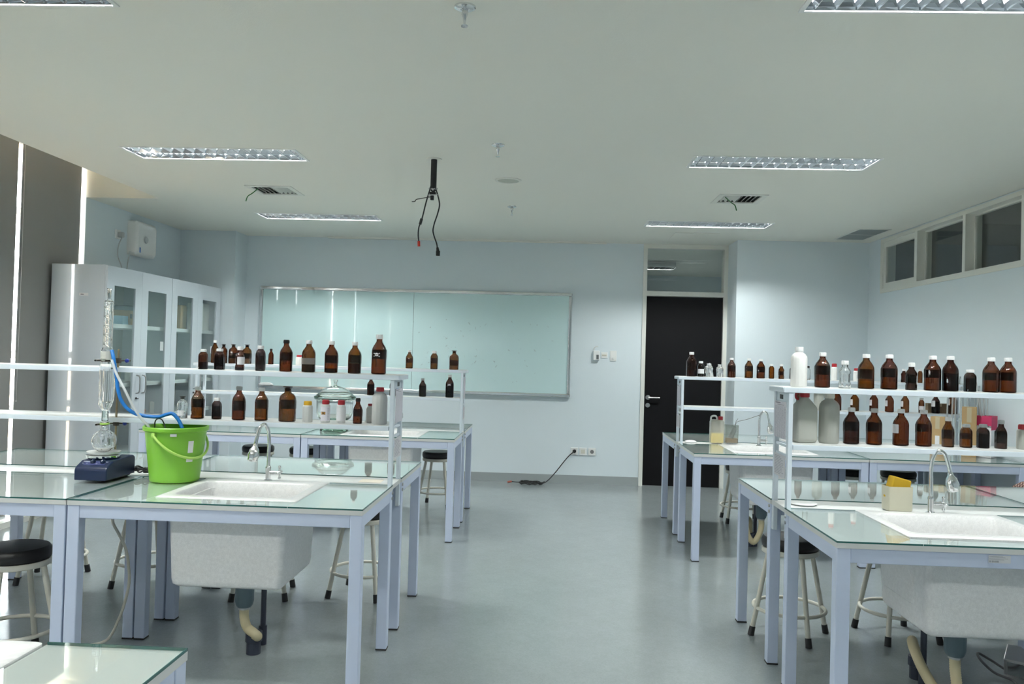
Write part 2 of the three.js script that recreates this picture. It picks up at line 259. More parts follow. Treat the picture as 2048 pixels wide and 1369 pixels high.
troffer(-2.24, -5.31, C, 'louvered ceiling light between the hanging projector pole and the roller blinds');
troffer(1.45, -5.31, C, 'louvered ceiling light between the projector pole and the clerestory windows');
troffer(-2.24, -2.85, C, 'louvered ceiling light cut by the top edge, on the blind side');
troffer(1.45, -2.85, C, 'louvered ceiling light cut by the top edge, on the clerestory side');
for (const [x, z, lit] of [[-2.24, -0.4, 1.15], [-2.24, 2.05, 1.15], [1.45, -0.4, 0.5]]) troffer(x, z, C, 'louvered ceiling light behind the camera, out of the picture', lit, 'ceiling lights behind the camera');
troffer(1.05, -10.9, C - 0.072, 'louvered ceiling light of the next room, seen through the fanlight', 0.7);

// ---------------------------------------------------------------- benches
const pageEdge = 0.006;
function bench(label, x0, x1, zf, zb, H, sink) {
  const w = x1 - x0, d = zf - zb, t = thing('lab_bench', label, 'lab bench', [(x0 + x1) / 2, 0, (zf + zb) / 2], 0), hx = w / 2, hz = d / 2, yb = H - 0.025;
  const legG = rb(0.05, yb - 0.006, 0.05, 0, (yb + 0.006) / 2, 0, 0.004), footG = rb(0.052, 0.007, 0.052, 0, 0.0035, 0, 0.002);
  for (const sx of [-1, 1]) for (const sz of [-1, 1]) { const l = obj('leg', legG, M.steel, t); l.position.set(sx * (hx - 0.026), 0, sz * (hz - 0.026)); obj('leg_foot', footG, M.rubber, l); }
  for (const s of [-1, 1]) { obj('apron', [rb(w - 0.102, 0.052, 0.046, 0, yb - 0.026, s * (hz - 0.026), 0.003)], M.steel, t); obj('apron', [rb(0.046, 0.052, d - 0.102, s * (hx - 0.026), yb - 0.026, 0, 0.003)], M.steel, t); }
  const y0 = yb, y1 = H - pageEdge;
  let parts = [[-hx, hx, -hz, hz]], panes = [[-hx, hx, -hz, hz]];
  if (sink) {                                         // opening for the basin, glass in four pieces round it
    const a = -0.3, b = 0.3, f = hz - 0.109, k = -hz + 0.005;
    parts = [[-hx, a, -hz, hz], [b, hx, -hz, hz], [a, b, f, hz]];
    panes = [[-hx, a - 0.002, -hz, hz], [b + 0.002, hx, -hz, hz], [a, b, f + 0.002, hz]];
  }
  obj('table_top', parts.map(p => span(p[0], p[1], y0, y1, p[2], p[3])), M.board, t);
  for (const p of panes) {
    const g = obj('glass_pane', [span(p[0] + 0.002, p[1] - 0.002, y1 + 0.0003, H, p[2] + 0.002, p[3] - 0.002)], M.pane, t), e = 0.0025;
    const y = H, eg = [];   // dark green edge along the outside of the bench only
    if (p[3] > hz - 0.01) eg.push(span(p[0], p[1], y1, y, p[3] - 0.002, p[3])); if (p[2] < -hz + 0.01) eg.push(span(p[0], p[1], y1, y, p[2], p[2] + 0.002));
    if (p[0] < -hx + 0.01) eg.push(span(p[0], p[0] + 0.002, y1, y, p[2], p[3])); if (p[1] > hx - 0.01) eg.push(span(p[1] - 0.002, p[1], y1, y, p[2], p[3]));
    obj('glass_edge', eg, M.paneEdge, g);
  }
  return t;
}
function sinkAt(label, cx, zb, H) {                    // basin sunk into the opening; zb: back edge of the bench
  const zc = zb + 0.2645, t = thing('ceramic_sink', label, 'sink', [cx, 0, zc]);
  const y = H + 0.002;
  obj('basin', [loft([[y - 0.3, 0.15, 0.11, 0.05], [y - 0.3, 0.21, 0.15, 0.04], [y - 0.28, 0.235, 0.175, 0.05], [y - 0.05, 0.245, 0.183, 0.04], [y - 0.006, 0.25, 0.188, 0.035], [y, 0.256, 0.194, 0.035], [y, 0.292, 0.256, 0.012], [y - 0.003, 0.297, 0.261, 0.012], [y - 0.03, 0.297, 0.261, 0.012],
    [y - 0.032, 0.252, 0.228, 0.03, 0.015, 0.042], [y - 0.34, 0.238, 0.222, 0.03, 0.015, 0.042], [y - 0.362, 0.234, 0.217, 0.03, 0.015, 0.042], [y - 0.374, 0.222, 0.202, 0.03, 0.015, 0.042], [y - 0.378, 0.2, 0.18, 0.03, 0.015, 0.042]])], M.pot, t);
  obj('drain_ring', [cyl(0.035, 0.035, 0.004, 0, y - 0.299, 0)], M.chrome, t);
  return t;
}
// [x0, x1] away from the aisle, z front, z back
const LN = { f: [-3.262, -3.895], b: [-4.13, -4.76] }, RN = { f: [-3.0, -3.655], b: [-3.885, -4.54] }, LF = { f: [-6.08, -6.655], b: [-6.825, -7.5] }, RF = { f: [-5.79, -6.44], b: [-6.65, -7.39] };
bench('glass-topped bench with a deep sink, beside the green bucket', -1.945, -0.73, ...LN.f, 0.77, true);
bench('glass-topped bench carrying the blue hot plate', -3.15, -1.95, ...LN.f, 0.77);
bench('glass-topped bench behind the skull bottle, next to the aisle', -1.93, -0.73, ...LN.b, 0.77);
bench('glass-topped bench behind the hot plate, on the blind side', -3.15, -1.935, ...LN.b, 0.77);
bench('glass-topped bench with a deep sink, below the yellow sponge', 1.045, 2.255, ...RN.f, 0.77, true);
bench('glass-topped bench at the picture edge, next to the sponge bench', 2.26, 3.28, ...RN.f, 0.77);
bench('glass-topped bench behind the yellow sponge, next to the aisle', 1.045, 2.255, ...RN.b, 0.77);
bench('glass-topped bench behind the sponge bench, beside the clerestory wall', 2.26, 3.28, ...RN.b, 0.77);
bench('glass-topped bench with a sink, under the glass desiccator', -1.845, -0.69, ...LF.f, 0.77, true);
bench('glass-topped bench between the desiccator bench and the white cabinets', -3.09, -1.85, ...LF.f, 0.77);
bench('glass-topped bench nearest the whiteboard, next to the aisle', -1.845, -0.69, ...LF.b, 0.765);
bench('glass-topped bench nearest the whiteboard, beside the white cabinets', -3.09, -1.85, ...LF.b, 0.765);
bench('glass-topped bench with a sink, under the yellow-filled jerrycan', 1.025, 2.225, ...RF.f, 0.757, true);
bench('glass-topped bench carrying the cardboard boxes', 2.23, 3.29, ...RF.f, 0.757);
bench('glass-topped bench nearest the black door', 1.025, 2.225, ...RF.b, 0.757);
bench('glass-topped bench behind the cardboard boxes, against the clerestory wall', 2.23, 3.29, ...RF.b, 0.757);
bench('glass-topped bench corner in front of the others, nearest the camera', -1.95, -0.742, -1.07, -1.7, 0.77, true);
sinkAt('white ceramic sink with the curved tap, beside the green bucket', -1.3375, LN.f[1], 0.77);
sinkAt('white ceramic sink below the yellow sponge', 1.65, RN.f[1], 0.77);
sinkAt('white ceramic sink next to the glass desiccator', -1.2675, LF.f[1], 0.77);
sinkAt('white ceramic sink behind the yellow-filled jerrycan', 1.625, RF.f[1], 0.757);
sinkAt('white ceramic sink partly cut by the picture edge, nearest the camera', -1.346, -1.7, 0.77);
{ const s = single('asset_sticker', [new THREE.PlaneGeometry(0.077, 0.027)], M.sticker, 'small printed inventory sticker on the apron below the yellow sponge', 'sticker'); s.position.set(1.613, 0.727, RN.f[0] + 0.0008); }

// ---------------------------------------------------------------- shelf racks between the benches
function rack(label, xa, xe, zf, zb, yl, yu, H) {       // xa: aisle end
  const s = Math.sign(xe - xa), t = thing('shelf_rack', label, 'shelf rack', [xa, 0, (zf + zb) / 2]), L = Math.abs(xe - xa), hz = Math.abs(zf - zb) / 2, X = v => s * v;
  for (const e of [0.012, L - 0.012]) for (const q of [-1, 1]) obj('post', [rb(0.02, yu - 0.024 - 0.63, 0.03, X(e), (yu - 0.024 + 0.63) / 2, q * (hz - 0.016), 0.003)], M.steelPale, t);
  for (const y of [yl, yu]) {
    const a = y === yu ? -0.02 : 0.024, b = L - a, sh = obj('shelf', [span(X(a + 0.003), X(b - 0.003), y - 0.012, y, -hz + 0.004, hz - 0.004)], M.board, t);
    for (const q of [-1, 1]) obj('shelf_lip', [rb(b - a, 0.022, 0.006, X((a + b) / 2), y - 0.0125, q * (hz - 0.001), 0.002)], M.steelPale, sh);
    for (const e of [a, b]) obj('shelf_lip', [rb(0.006, 0.022, 2 * hz - 0.01, X(e), y - 0.0125, 0, 0.002)], M.steelPale, sh);
  }
  obj('base_ledge', [span(X(0.001), X(L), H - 0.026, H - 0.004, -hz + 0.002, hz - 0.002)], M.board, t);
  for (const e of [0.012, L - 0.012]) {
    obj('end_plate', [rb(0.01, 0.042, 2 * hz - 0.066, X(e), yu - 0.047, 0, 0.002)], M.steelPale, t);
    for (const y of [yl - 0.012, yl - 0.055]) obj('crossbar', [rb(0.01, 0.012, 2 * hz - 0.066, X(e), y, 0, 0.002)], M.steelPale, t);
  }
  obj('cable_slot', [rb(0.002, 0.02, 0.05, X(0.0065), yu - 0.047, -0.01, 0.001)], M.black, t);
  for (const q of [-1, 1]) for (const y of [H - 0.036, H - 0.062]) obj('bolt', [T(new THREE.CylinderGeometry(0.008, 0.008, 0.012, 6).rotateZ(Math.PI / 2), X(-0.004), y, q * (hz + 0.012))], M.dull, t);
  const p = new THREE.PlaneGeometry(2 * hz - 0.05, 0.165).rotateY(-s * Math.PI / 2), p2 = new THREE.PlaneGeometry(2 * hz - 0.06, 0.1).rotateY(-s * Math.PI / 2);
  const a = obj('paper_sheet', p, M.sheet, t); a.position.set(X(-0.001), yu - 0.15, 0);
  const b = obj('paper_sheet', p2, M.sheet2, t); b.position.set(X(-0.001), yu - 0.355, 0.004);
  return t;
}
rack('two-tier bottle rack rising behind the green bucket', -0.735, -3.12, LN.f[1] + 0.004, LN.b[0] - 0.004, 1.05, 1.293, 0.77);
rack('two-tier bottle rack rising behind the yellow sponge', 1.05, 3.25, RN.f[1] + 0.004, RN.b[0] - 0.004, 1.047, 1.297, 0.77);
rack('two-tier bottle rack in front of the whiteboard', -0.695, -2.92, LF.f[1] + 0.004, LF.b[0] - 0.004, 1.043, 1.273, 0.77);
rack('two-tier bottle rack in front of the black door', 1.028, 3.23, RF.f[1] + 0.004, RF.b[0] - 0.004, 1.043, 1.277, 0.757);

// ---------------------------------------------------------------- taps and drains
function tap(label, x, y, z, dx, dz, k = 1) {           // dx, dz: where the spout leans
  const t = thing('tap', label, 'tap', [x, y, z]), n = Math.hypot(dx, dz), u = [dx / n, dz / n];
  const P = (h, a) => [u[0] * a, h, u[1] * a];
  obj('tap_body', [lathe([[0.001, 0], [0.021, 0], [0.021, 0.003], [0.013, 0.008], [0.012, 0.02], [0.0125, 0.055], [0.0135, 0.06], [0.0135, 0.066], [0.009, 0.074], [0.001, 0.075]], 24)], M.chrome, t);
  obj('spout', [tube([P(0.07, 0), P(0.13, 0), P(0.2 * k, 0), P(0.245 * k, 0.008), P(0.272 * k, 0.027), P(0.262 * k, 0.05), P(0.22 * k, 0.066), P(0.175 * k, 0.076)], 0.0085, 70, 12)], M.chrome, t);
  const h = obj('spray_head', [lathe([[0.001, 0.03], [0.01, 0.03], [0.012, 0.015], [0.022, 0], [0.027, -0.025], [0.024, -0.05], [0.018, -0.056], [0.001, -0.054]], 24)], M.chrome, t);
  h.position.set(u[0] * 0.079, 0.155 * k, u[1] * 0.079); h.rotation.set(-u[1] * 0.2, 0, u[0] * 0.2);
  obj('valve', [rod([0.008, 0.042, 0], [0.05, 0.042, 0], 0.008), cyl(0.0095, 0.0095, 0.008, 0, 0, 0).rotateZ(Math.PI / 2).translate(0.022, 0.042, 0)], M.chrome, t);
  obj('cross_handle', [...[0, 1].map(i => rod([0.055, 0.042 - (i ? 0 : 0.026), i ? -0.026 : 0], [0.055, 0.042 + (i ? 0 : 0.026), i ? 0.026 : 0], 0.0045)), ...[[0, 1], [0, -1], [1, 0], [-1, 0]].map(([a, b]) => T(new THREE.SphereGeometry(0.0075, 10, 8), 0.055, 0.042 + a * 0.026, b * 0.026)), T(new THREE.SphereGeometry(0.009, 10, 8), 0.056, 0.042, 0)], M.chrome, t);
}
tap('chrome gooseneck tap beside the green bucket', -1.338, 0.7675, -3.9, -0.6, 0.8);
tap('chrome gooseneck tap beside the yellow sponge', 1.672, 0.7675, -3.66, 1, 0.25);
tap('chrome gooseneck tap behind the yellow-filled jerrycan', 1.632, 0.7575, -6.43, 0.95, 0.2, 0.98);
tap('chrome gooseneck tap hidden behind the large red-capped milky bottle', -1.27, 0.7675, -6.645, 0.8, 0.5);
function drain(label, cx, cz, hosePts, stub, pipe) {
  const t = thing('drain_pipe', label, 'drain pipe', [cx, 0, cz]), q = p => [p[0] - cx, p[1], p[2] - cz];
  obj('coupling', [lathe([[0.001, 0.394], [0.041, 0.394], [0.041, 0.27], [0.036, 0.252], [0.03, 0.244], [0.001, 0.244]], 28)], M.pvc, t);
  obj('hose_clamp', [lathe([[0.024, 0.246], [0.026, 0.246], [0.026, 0.234], [0.024, 0.234]], 24)], M.dull, t);
  obj('corrugated_hose', [tube(hosePts.map(q), 0.0195, 140, 14)], M.hose, t).geometry = ribbed(hosePts.map(q));
  const s = q(stub); obj('floor_stub', [lathe([[0.001, 0], [0.032, 0], [0.032, 0.055], [0.038, 0.058], [0.038, 0.1], [0.028, 0.104], [0.001, 0.104]], 24)], M.pvcDark, t).position.set(s[0], 0, s[2]);
  const p = q(pipe); obj('supply_pipe', [cyl(0.013, 0.013, 0.7, p[0], 0.35, p[2], 16), cyl(0.019, 0.019, 0.09, p[0], 0.045, p[2], 16)], M.pvcDark, t);
}
function ribbed(pts) {
  const g = tube(pts, 0.0195, 160, 14), p = g.attributes.position, n = g.attributes.normal;
  for (let i = 0; i < p.count; i++) { const k = Math.floor(i / 15) % 2 ? 0.002 : 0; p.setXYZ(i, p.getX(i) + n.getX(i) * k, p.getY(i) + n.getY(i) * k, p.getZ(i) + n.getZ(i) * k); }
  return g;
}
drain('grey coupling and cream hose below the sink by the green bucket', -1.3375, -3.64, [[-1.3375, 0.25, -3.64], [-1.335, 0.19, -3.64], [-1.32, 0.15, -3.64], [-1.285, 0.13, -3.63], [-1.275, 0.115, -3.64], [-1.29, 0.1, -3.68], [-1.32, 0.09, -3.73]], [-1.325, 0, -3.74], [-1.325, 0, -3.86]);
drain('grey coupling and long cream hose below the sponge sink', 1.66, -3.4, [[1.66, 0.25, -3.4], [1.662, 0.19, -3.4], [1.66, 0.12, -3.38], [1.64, 0.075, -3.36], [1.6, 0.09, -3.4], [1.585, 0.14, -3.5], [1.6, 0.19, -3.63], [1.66, 0.17, -3.78], [1.69, 0.1, -3.8]], [1.69, 0, -3.8], [1.672, 0, -3.7]);
drain('grey coupling and looped cream hose below the jerrycan sink', 1.6, -6.19, [[1.6, 0.25, -6.19], [1.6, 0.19, -6.18], [1.575, 0.12, -6.16], [1.535, 0.075, -6.15], [1.5, 0.12, -6.16], [1.49, 0.19, -6.2], [1.51, 0.225, -6.26], [1.545, 0.2, -6.32], [1.56, 0.1, -6.36]], [1.56, 0, -6.36], [1.6, 0, -6.36]);

// ---------------------------------------------------------------- stools
const stoolParts = (() => {
  const ring = new THREE.TorusGeometry(0.178, 0.009, 10, 48).rotateX(Math.PI / 2);
  return { seat: lathe([[0.001, 0.448], [0.134, 0.448], [0.142, 0.455], [0.145, 0.472], [0.143, 0.492], [0.132, 0.504], [0.09, 0.508], [0.001, 0.508]], 48), plate: lathe([[0.001, 0.446], [0.139, 0.446], [0.143, 0.44], [0.143, 0.424], [0.138, 0.42], [0.134, 0.424], [0.132, 0.436], [0.001, 0.436]], 48), ring,
    leg: a => rod([Math.cos(a) * 0.2 , 0.035, Math.sin(a) * 0.2], [Math.cos(a) * 0.118, 0.436, Math.sin(a) * 0.118], 0.0125, 0.0125, 14), foot: a => rod([Math.cos(a) * 0.207, 0.001, Math.sin(a) * 0.207], [Math.cos(a) * 0.198, 0.046, Math.sin(a) * 0.198], 0.0165, 0.0155, 14) };
})();
function stool(label, x, z, turn) {
  const t = thing('lab_stool', label, 'stool', [x, 0, z], turn);
  obj('seat', stoolParts.seat, M.vinyl, t); obj('seat_plate', stoolParts.plate, M.cream, t); obj('foot_ring', stoolParts.ring, M.cream, t).position.y = 0.14;
  for (let k = 0; k < 4; k++) { const a = k * Math.PI / 2, l = obj('leg', stoolParts.leg(a), M.cream, t); obj('foot_cap', stoolParts.foot(a), M.rubber, l); }
}
stool('round black-seated stool cut by the picture edge, under the hot plate bench', -2.33, -3.53, -Math.PI / 2 + 0.12);
stool('round stool behind the hot plate bench, crossed by the white hose', -2.33, -4.76, 0.75);
stool('round stool behind the edge-cut stool, nearest the roller blinds', -2.92, -4.78, 0.98);
stool('round stool whose feet show below the bucket-side sink', -1.6, -4.64, 0.95);
stool('round stool between the bucket-side sink and the aisle', -1.05, -4.73, 0.62);
stool('round black-seated stool beside the aisle, near the whiteboard', -1.0, -7.52, 0.61);
stool('round black-seated stool below the curved tap, far side of the desiccator bench', -2.68, -7.52, 0.8);
stool('round stool half hidden by bench legs, on the cabinet side of the glass desiccator', -2.23, -7.5, 0.8);
stool('round stool under the bench corner behind the yellow sponge', 1.273, -4.334, 0.2);
stool('round stool beside the sponge sink, seat hidden by the bench', 1.838, -4.38, -0.576);
stool('round stool behind the looped cream hose, near the black door', 1.72, -7.33, 0.75);
stool('round black-seated stool seen under the cardboard box bench, nearer the door', 2.63, -7.28, 0.4);
stool('round black-seated stool above the yellow sponge, near the clerestory wall', 3.03, -7.24, 0.8);

// ---------------------------------------------------------------- bottles
const ORD = 'nearest second third fourth fifth sixth seventh eighth ninth tenth eleventh twelfth thirteenth fourteenth fifteenth'.split(' ');
const profiles = {   // outline as [radius / R, height / H] from base edge to lip, then neck radius, cap [from, to, radius]
  round: { p: [[0.88, 0], [1, 0.02], [1, 0.56], [0.97, 0.615], [0.86, 0.68], [0.6, 0.76], [0.44, 0.81], [0.39, 0.84], [0.39, 0.91]], cap: [0.885, 1, 0.45] },
  wide: { p: [[0.9, 0], [1, 0.025], [1, 0.64], [0.96, 0.71], [0.8, 0.79], [0.58, 0.83], [0.54, 0.85], [0.54, 0.93]], cap: [0.865, 1, 0.62] },
  reagent: { p: [[0.95, 0], [1, 0.02], [1, 0.6], [0.97, 0.66], [0.85, 0.735], [0.6, 0.79], [0.42, 0.82], [0.38, 0.85], [0.38, 0.92], [0.46, 0.935], [0.46, 0.945]], stopper: 1 },
  beer: { p: [[0.94, 0], [1, 0.02], [1, 0.5], [0.95, 0.58], [0.72, 0.69], [0.5, 0.76], [0.44, 0.8], [0.44, 0.93]], cap: [0.86, 1, 0.5] },
  syrup: { p: [[0.95, 0], [1, 0.02], [1, 0.18], [0.9, 0.22], [0.9, 0.5], [1, 0.55], [0.98, 0.62], [0.75, 0.7], [0.52, 0.76], [0.5, 0.79], [0.5, 0.9]], cap: [0.845, 1, 0.58] },
  jar: { p: [[0.94, 0], [1, 0.03], [1, 0.72], [0.94, 0.77], [0.76, 0.8], [0.72, 0.81], [0.72, 0.9]], cap: [0.8, 1, 0.76] },
  tall: { p: [[0.92, 0], [1, 0.03], [1, 0.7], [0.95, 0.76], [0.75, 0.82], [0.5, 0.855], [0.44, 0.865], [0.44, 0.93]], cap: [0.885, 1, 0.5] },
};
const lips = { round: 1, wide: 1 };
function shell(P, R, H, wall) {
  const o = P.map(([r, y]) => [r * R, y * H]), out = [[0.001, 0], ...o];
  const inn = o.map(([r, y], i) => [Math.max(r - wall, 0.002), i === 0 ? wall : i === 1 ? y + wall * 0.6 : y]).reverse(); inn[0][1] = o[o.length - 1][1];
  return lathe([...out, ...inn, [0.001, wall]], 36);
}
const shared = new Map();
const cached = (k, f) => { if (!shared.has(k)) shared.set(k, f()); return shared.get(k); };
const band = (r, y0, y1, a, span_) => new THREE.CylinderGeometry(r, r, y1 - y0, 24, 1, true, a - span_ / 2, span_).translate(0, (y0 + y1) / 2, 0); // angle 0 faces +z
function bottle(name, label, cat, x, y, z, D, H, kind, glass, o = {}) {
  const t = thing(name, label, cat, [x, y + 0.0006, z], 0, o.group), R = D / 2, pr = profiles[kind], wall = o.wall || 0.0028;
  if (o.solid) {
    const g = lathe([[0.001, 0], ...pr.p.map(([r, q]) => [Math.max(r, o.crumple ? 0.55 : 0) * R, q * H / pr.p[pr.p.length - 1][1]]), [0.001, H]].flatMap((p, i, a) => i ? [[(p[0] + a[i - 1][0]) / 2, (p[1] + a[i - 1][1]) / 2], p] : [p]), 40), p = g.attributes.position;
    if (o.crumple) { for (let i = 0; i < p.count; i++) { const a = Math.atan2(p.getZ(i), p.getX(i)), y = p.getY(i) / H, k = 1 + o.crumple * 0.12 * (Math.sin(a * 5 + y * 23) + Math.sin(a * 9 - y * 31 + 1) + Math.sin(a * 3 + y * 57)); p.setX(i, p.getX(i) * k); p.setZ(i, p.getZ(i) * k); } g.computeVertexNormals(); }
    obj('body', g, glass, t);
  }
  else obj('body', cached(`h${kind}${D}${H}`, () => shell(pr.p, R, H, wall)), glass, t);
  if (o.liquid) { const f = o.liquid[0], L = [[0.001, wall + 0.0006]]; for (const [r, q] of pr.p) { if (q > f) break; L.push([Math.max(r * R - wall - 0.0006, 0.002), Math.max(q * H, wall + 0.0006)]); } const l = L[L.length - 1]; L.push([l[0], f * H], [0.001, f * H]); obj('liquid', lathe(L, 32), o.liquid[1], t); }
  if (pr.stopper) obj('stopper', lathe([[0.001, 0.86 * H], [0.3 * R, 0.86 * H], [0.36 * R, 0.95 * H], [0.26 * R, 0.958 * H], [0.26 * R, 0.965 * H], [0.55 * R, 0.972 * H], [0.55 * R, 0.995 * H], [0.001, H]], 28), o.stop || M.capBlack, t);
  else if (o.cap !== null) { const [a, b, r] = pr.cap, c = r * R; obj('cap', cached(`c${kind}${D}${H}`, () => { const g = lathe([[c * 0.97, a * H], [c, a * H + 0.001], [c, b * H - 0.003], [c * 0.93, b * H], [0.001, b * H]], 32), n = 24, ribs = []; for (let i = 0; i < n; i++) { const q = i / n * 6.2832; ribs.push(bx(0.0014, (b - a) * H * 0.75, 0.0014, Math.cos(q) * c, (a + (b - a) * 0.44) * H, Math.sin(q) * c)); } return join([g, ...ribs]); }), o.cap || M.cap, t); }
  if (o.label) { const [a, b, ang, sp, m] = o.label; obj('label', band(R + 0.0012, a * H, b * H, ang, sp), m || M.label, t); obj('label_backing', band(R + 0.0006, a * H, b * H, ang, sp), M.adhesive, t); }
  if (o.mark) obj('hazard_mark', band(R + 0.0007, o.mark[0] * H, o.mark[1] * H, o.mark[2], o.mark[3]), M.skull, t);
  return t;
}
const BACK = Math.PI, doubleLabel = M.label; M.label.side = M.tag.side = M.sheet.side = THREE.DoubleSide; M.skull.side = THREE.FrontSide;
const back = (a = 0.34, b = 0.6) => [a, b, BACK, 2.7];
const A = M.amber, AD = M.amberDark, AO = M.amberOlive;
// rows: x, diameter, height, look, kind, glass, options; listed from the aisle outwards
function row(shelf, place, y, z, list) {
  const n = {}; list.forEach((e, i) => {
    const [x, D, H, look, kind, glass, o = {}] = e, name = o.name || (glass === A || glass === AD || glass === AO ? 'amber_bottle' : 'plastic_bottle');
    const lab = `${look}, ${ORD[i]} ${i ? 'from' : 'to'} aisle, ${shelf} shelf of ${place}`;
    bottle(name, lab, o.cat || 'bottle', x, y, z + (o.dz || 0), D, H, kind, glass, { ...o, group: undefined });
  });
}
const place = { LN: 'bucket-side rack', RN: 'sponge-side rack', LF: 'whiteboard-side rack', RF: 'door-side rack' };
row('upper', place.LN, 1.293, -3.99, [
  [-0.836, 0.072, 0.194, 'tall skull-marked amber bottle', 'round', A, { label: back(0.38, 0.62), mark: [0.42, 0.56, -0.13, 0.95] }],
  [-0.956, 0.064, 0.155, 'amber bottle of dark red liquid', 'round', AO, { liquid: [0.32, M.liquidRed], label: back(0.33, 0.58) }],
  [-1.072, 0.065, 0.156, 'brown bottle with dark dregs', 'round', A, { liquid: [0.14, M.liquidDark], label: back(0.3, 0.55) }],
  [-1.185, 0.066, 0.157, 'bottle with torn foil band', 'round', AO, { liquid: [0.24, M.liquidDark], label: [0.25, 0.44, 0, 2.6, M.tornFoil] }],
  [-1.298, 0.062, 0.156, 'black-capped amber bottle', 'round', A, { cap: M.capBlack, label: back() }],
  [-1.426, 0.048, 0.124, 'small dark sealed bottle', 'wide', AD, { label: back(0.1, 0.6) }],
  [-1.529, 0.044, 0.117, 'small bottle with white label', 'syrup', A, { label: [0.24, 0.56, 0.75, 1.9], liquid: [0.12, M.liquidDark] }],
  [-1.631, 0.051, 0.104, 'squat white-capped brown bottle', 'wide', AD, { label: back(0.15, 0.6) }],
  [-1.714, 0.046, 0.099, 'squat half-dark brown bottle', 'wide', A, { liquid: [0.36, M.liquidDark] }],
]);
row('lower', place.LN, 1.05, -3.97, [
  [-0.821, 0.074, 0.18, 'large red-capped milky bottle', 'tall', M.milky, { cap: M.capRed }],
  [-0.883, 0.04, 0.094, 'slim red-capped vial with yellow dregs', 'tall', M.milky, { cap: M.capRed, dz: -0.07, liquid: [0.2, M.tan] }],
  [-0.928, 0.045, 0.124, 'narrow dark-capped amber bottle', 'beer', A, { cap: M.capBlack, label: back(0.28, 0.55) }],
  [-1.01, 0.043, 0.111, 'red-capped white jar', 'jar', M.milky, { cap: M.capRed, label: [0.1, 0.68, 0.3, 3.0] }],
  [-1.087, 0.044, 0.111, 'red-capped jar with hazard label', 'jar', M.milky, { cap: M.capRed, label: [0.08, 0.7, 0.1, 2.8, M.tag] }],
  [-1.176, 0.049, 0.102, 'yellow-capped white bottle', 'jar', M.milky, { cap: M.capYellow }],
  [-1.277, 0.082, 0.171, 'large black-stoppered reagent bottle', 'reagent', AO, { label: back(0.36, 0.6) }],
  [-1.406, 0.063, 0.162, 'white-capped golden brown bottle', 'round', AO, { label: back(0.34, 0.62) }],
  [-1.519, 0.063, 0.164, 'grey-capped amber bottle', 'round', A, { cap: M.capGrey, label: back(0.26, 0.56) }],
  [-1.629, 0.047, 0.104, 'small very dark brown bottle', 'wide', AD, { label: back(0.1, 0.6) }],
  [-1.725, 0.063, 0.156, 'white-capped orange brown bottle', 'round', AO, { label: back(0.34, 0.6) }],
  [-1.802, 0.05, 0.108, 'clear black-stoppered bottle', 'reagent', M.clear, { name: 'glass_bottle', wall: 0.002, stop: std(0.08, 0.09, 0.09, 0.5), label: [0.12, 0.36, 0.1, 1.2] }],
]);
row('upper', place.LF, 1.273, -6.74, [
  [-0.787, 0.078, 0.158, 'black-stoppered olive bottle', 'reagent', AO, { label: back(0.25, 0.5) }],
  [-0.952, 0.061, 0.149, 'small-capped olive brown bottle', 'wide', AO, { label: back() }],
  [-1.158, 0.06, 0.151, 'white-spotted olive bottle', 'round', AO, { label: back(0.3, 0.55), mark: [0.5, 0.6, 0, 0.5] }],
  [-1.588, 0.056, 0.111, 'small dark bottle', 'round', AD, {}],
  [-2.079, 0.06, 0.085, 'white red-capped jar', 'jar', M.hdpe, { cap: M.capRed }],
  [-2.32, 0.044, 0.13, 'tiny dropper bottle', 'round', A, { cap: M.capBlack }],
  [-2.524, 0.076, 0.16, 'glass-stoppered brown bottle', 'reagent', AO, { label: back(0.3, 0.55) }],
  [-2.64, 0.076, 0.161, 'black-stoppered brown bottle', 'reagent', A, { label: back(0.3, 0.55) }],
  [-2.735, 0.063, 0.159, 'half-hidden stoppered bottle', 'reagent', A, { dz: -0.03 }],
  [-2.79, 0.06, 0.19, 'tall white-capped orange bottle', 'round', AO, { dz: 0.02 }],
]);
row('lower', place.LF, 1.043, -6.74, [
  [-0.817, 0.069, 0.187, 'skull-marked nearly black bottle', 'round', AD, { liquid: [0.6, M.liquidDark], mark: [0.5, 0.62, 0, 0.9] }],
  [-1.041, 0.061, 0.15, 'grey-capped nearly black bottle', 'round', AD, { cap: M.capGrey, liquid: [0.6, M.liquidDark] }],
  [-1.285, 0.061, 0.15, 'nearly black bottle behind rack post', 'round', AD, { liquid: [0.6, M.liquidDark] }],
  [-1.473, 0.061, 0.146, 'nearly black bottle beside milky one', 'round', A, { liquid: [0.6, M.liquidDark] }],
]);
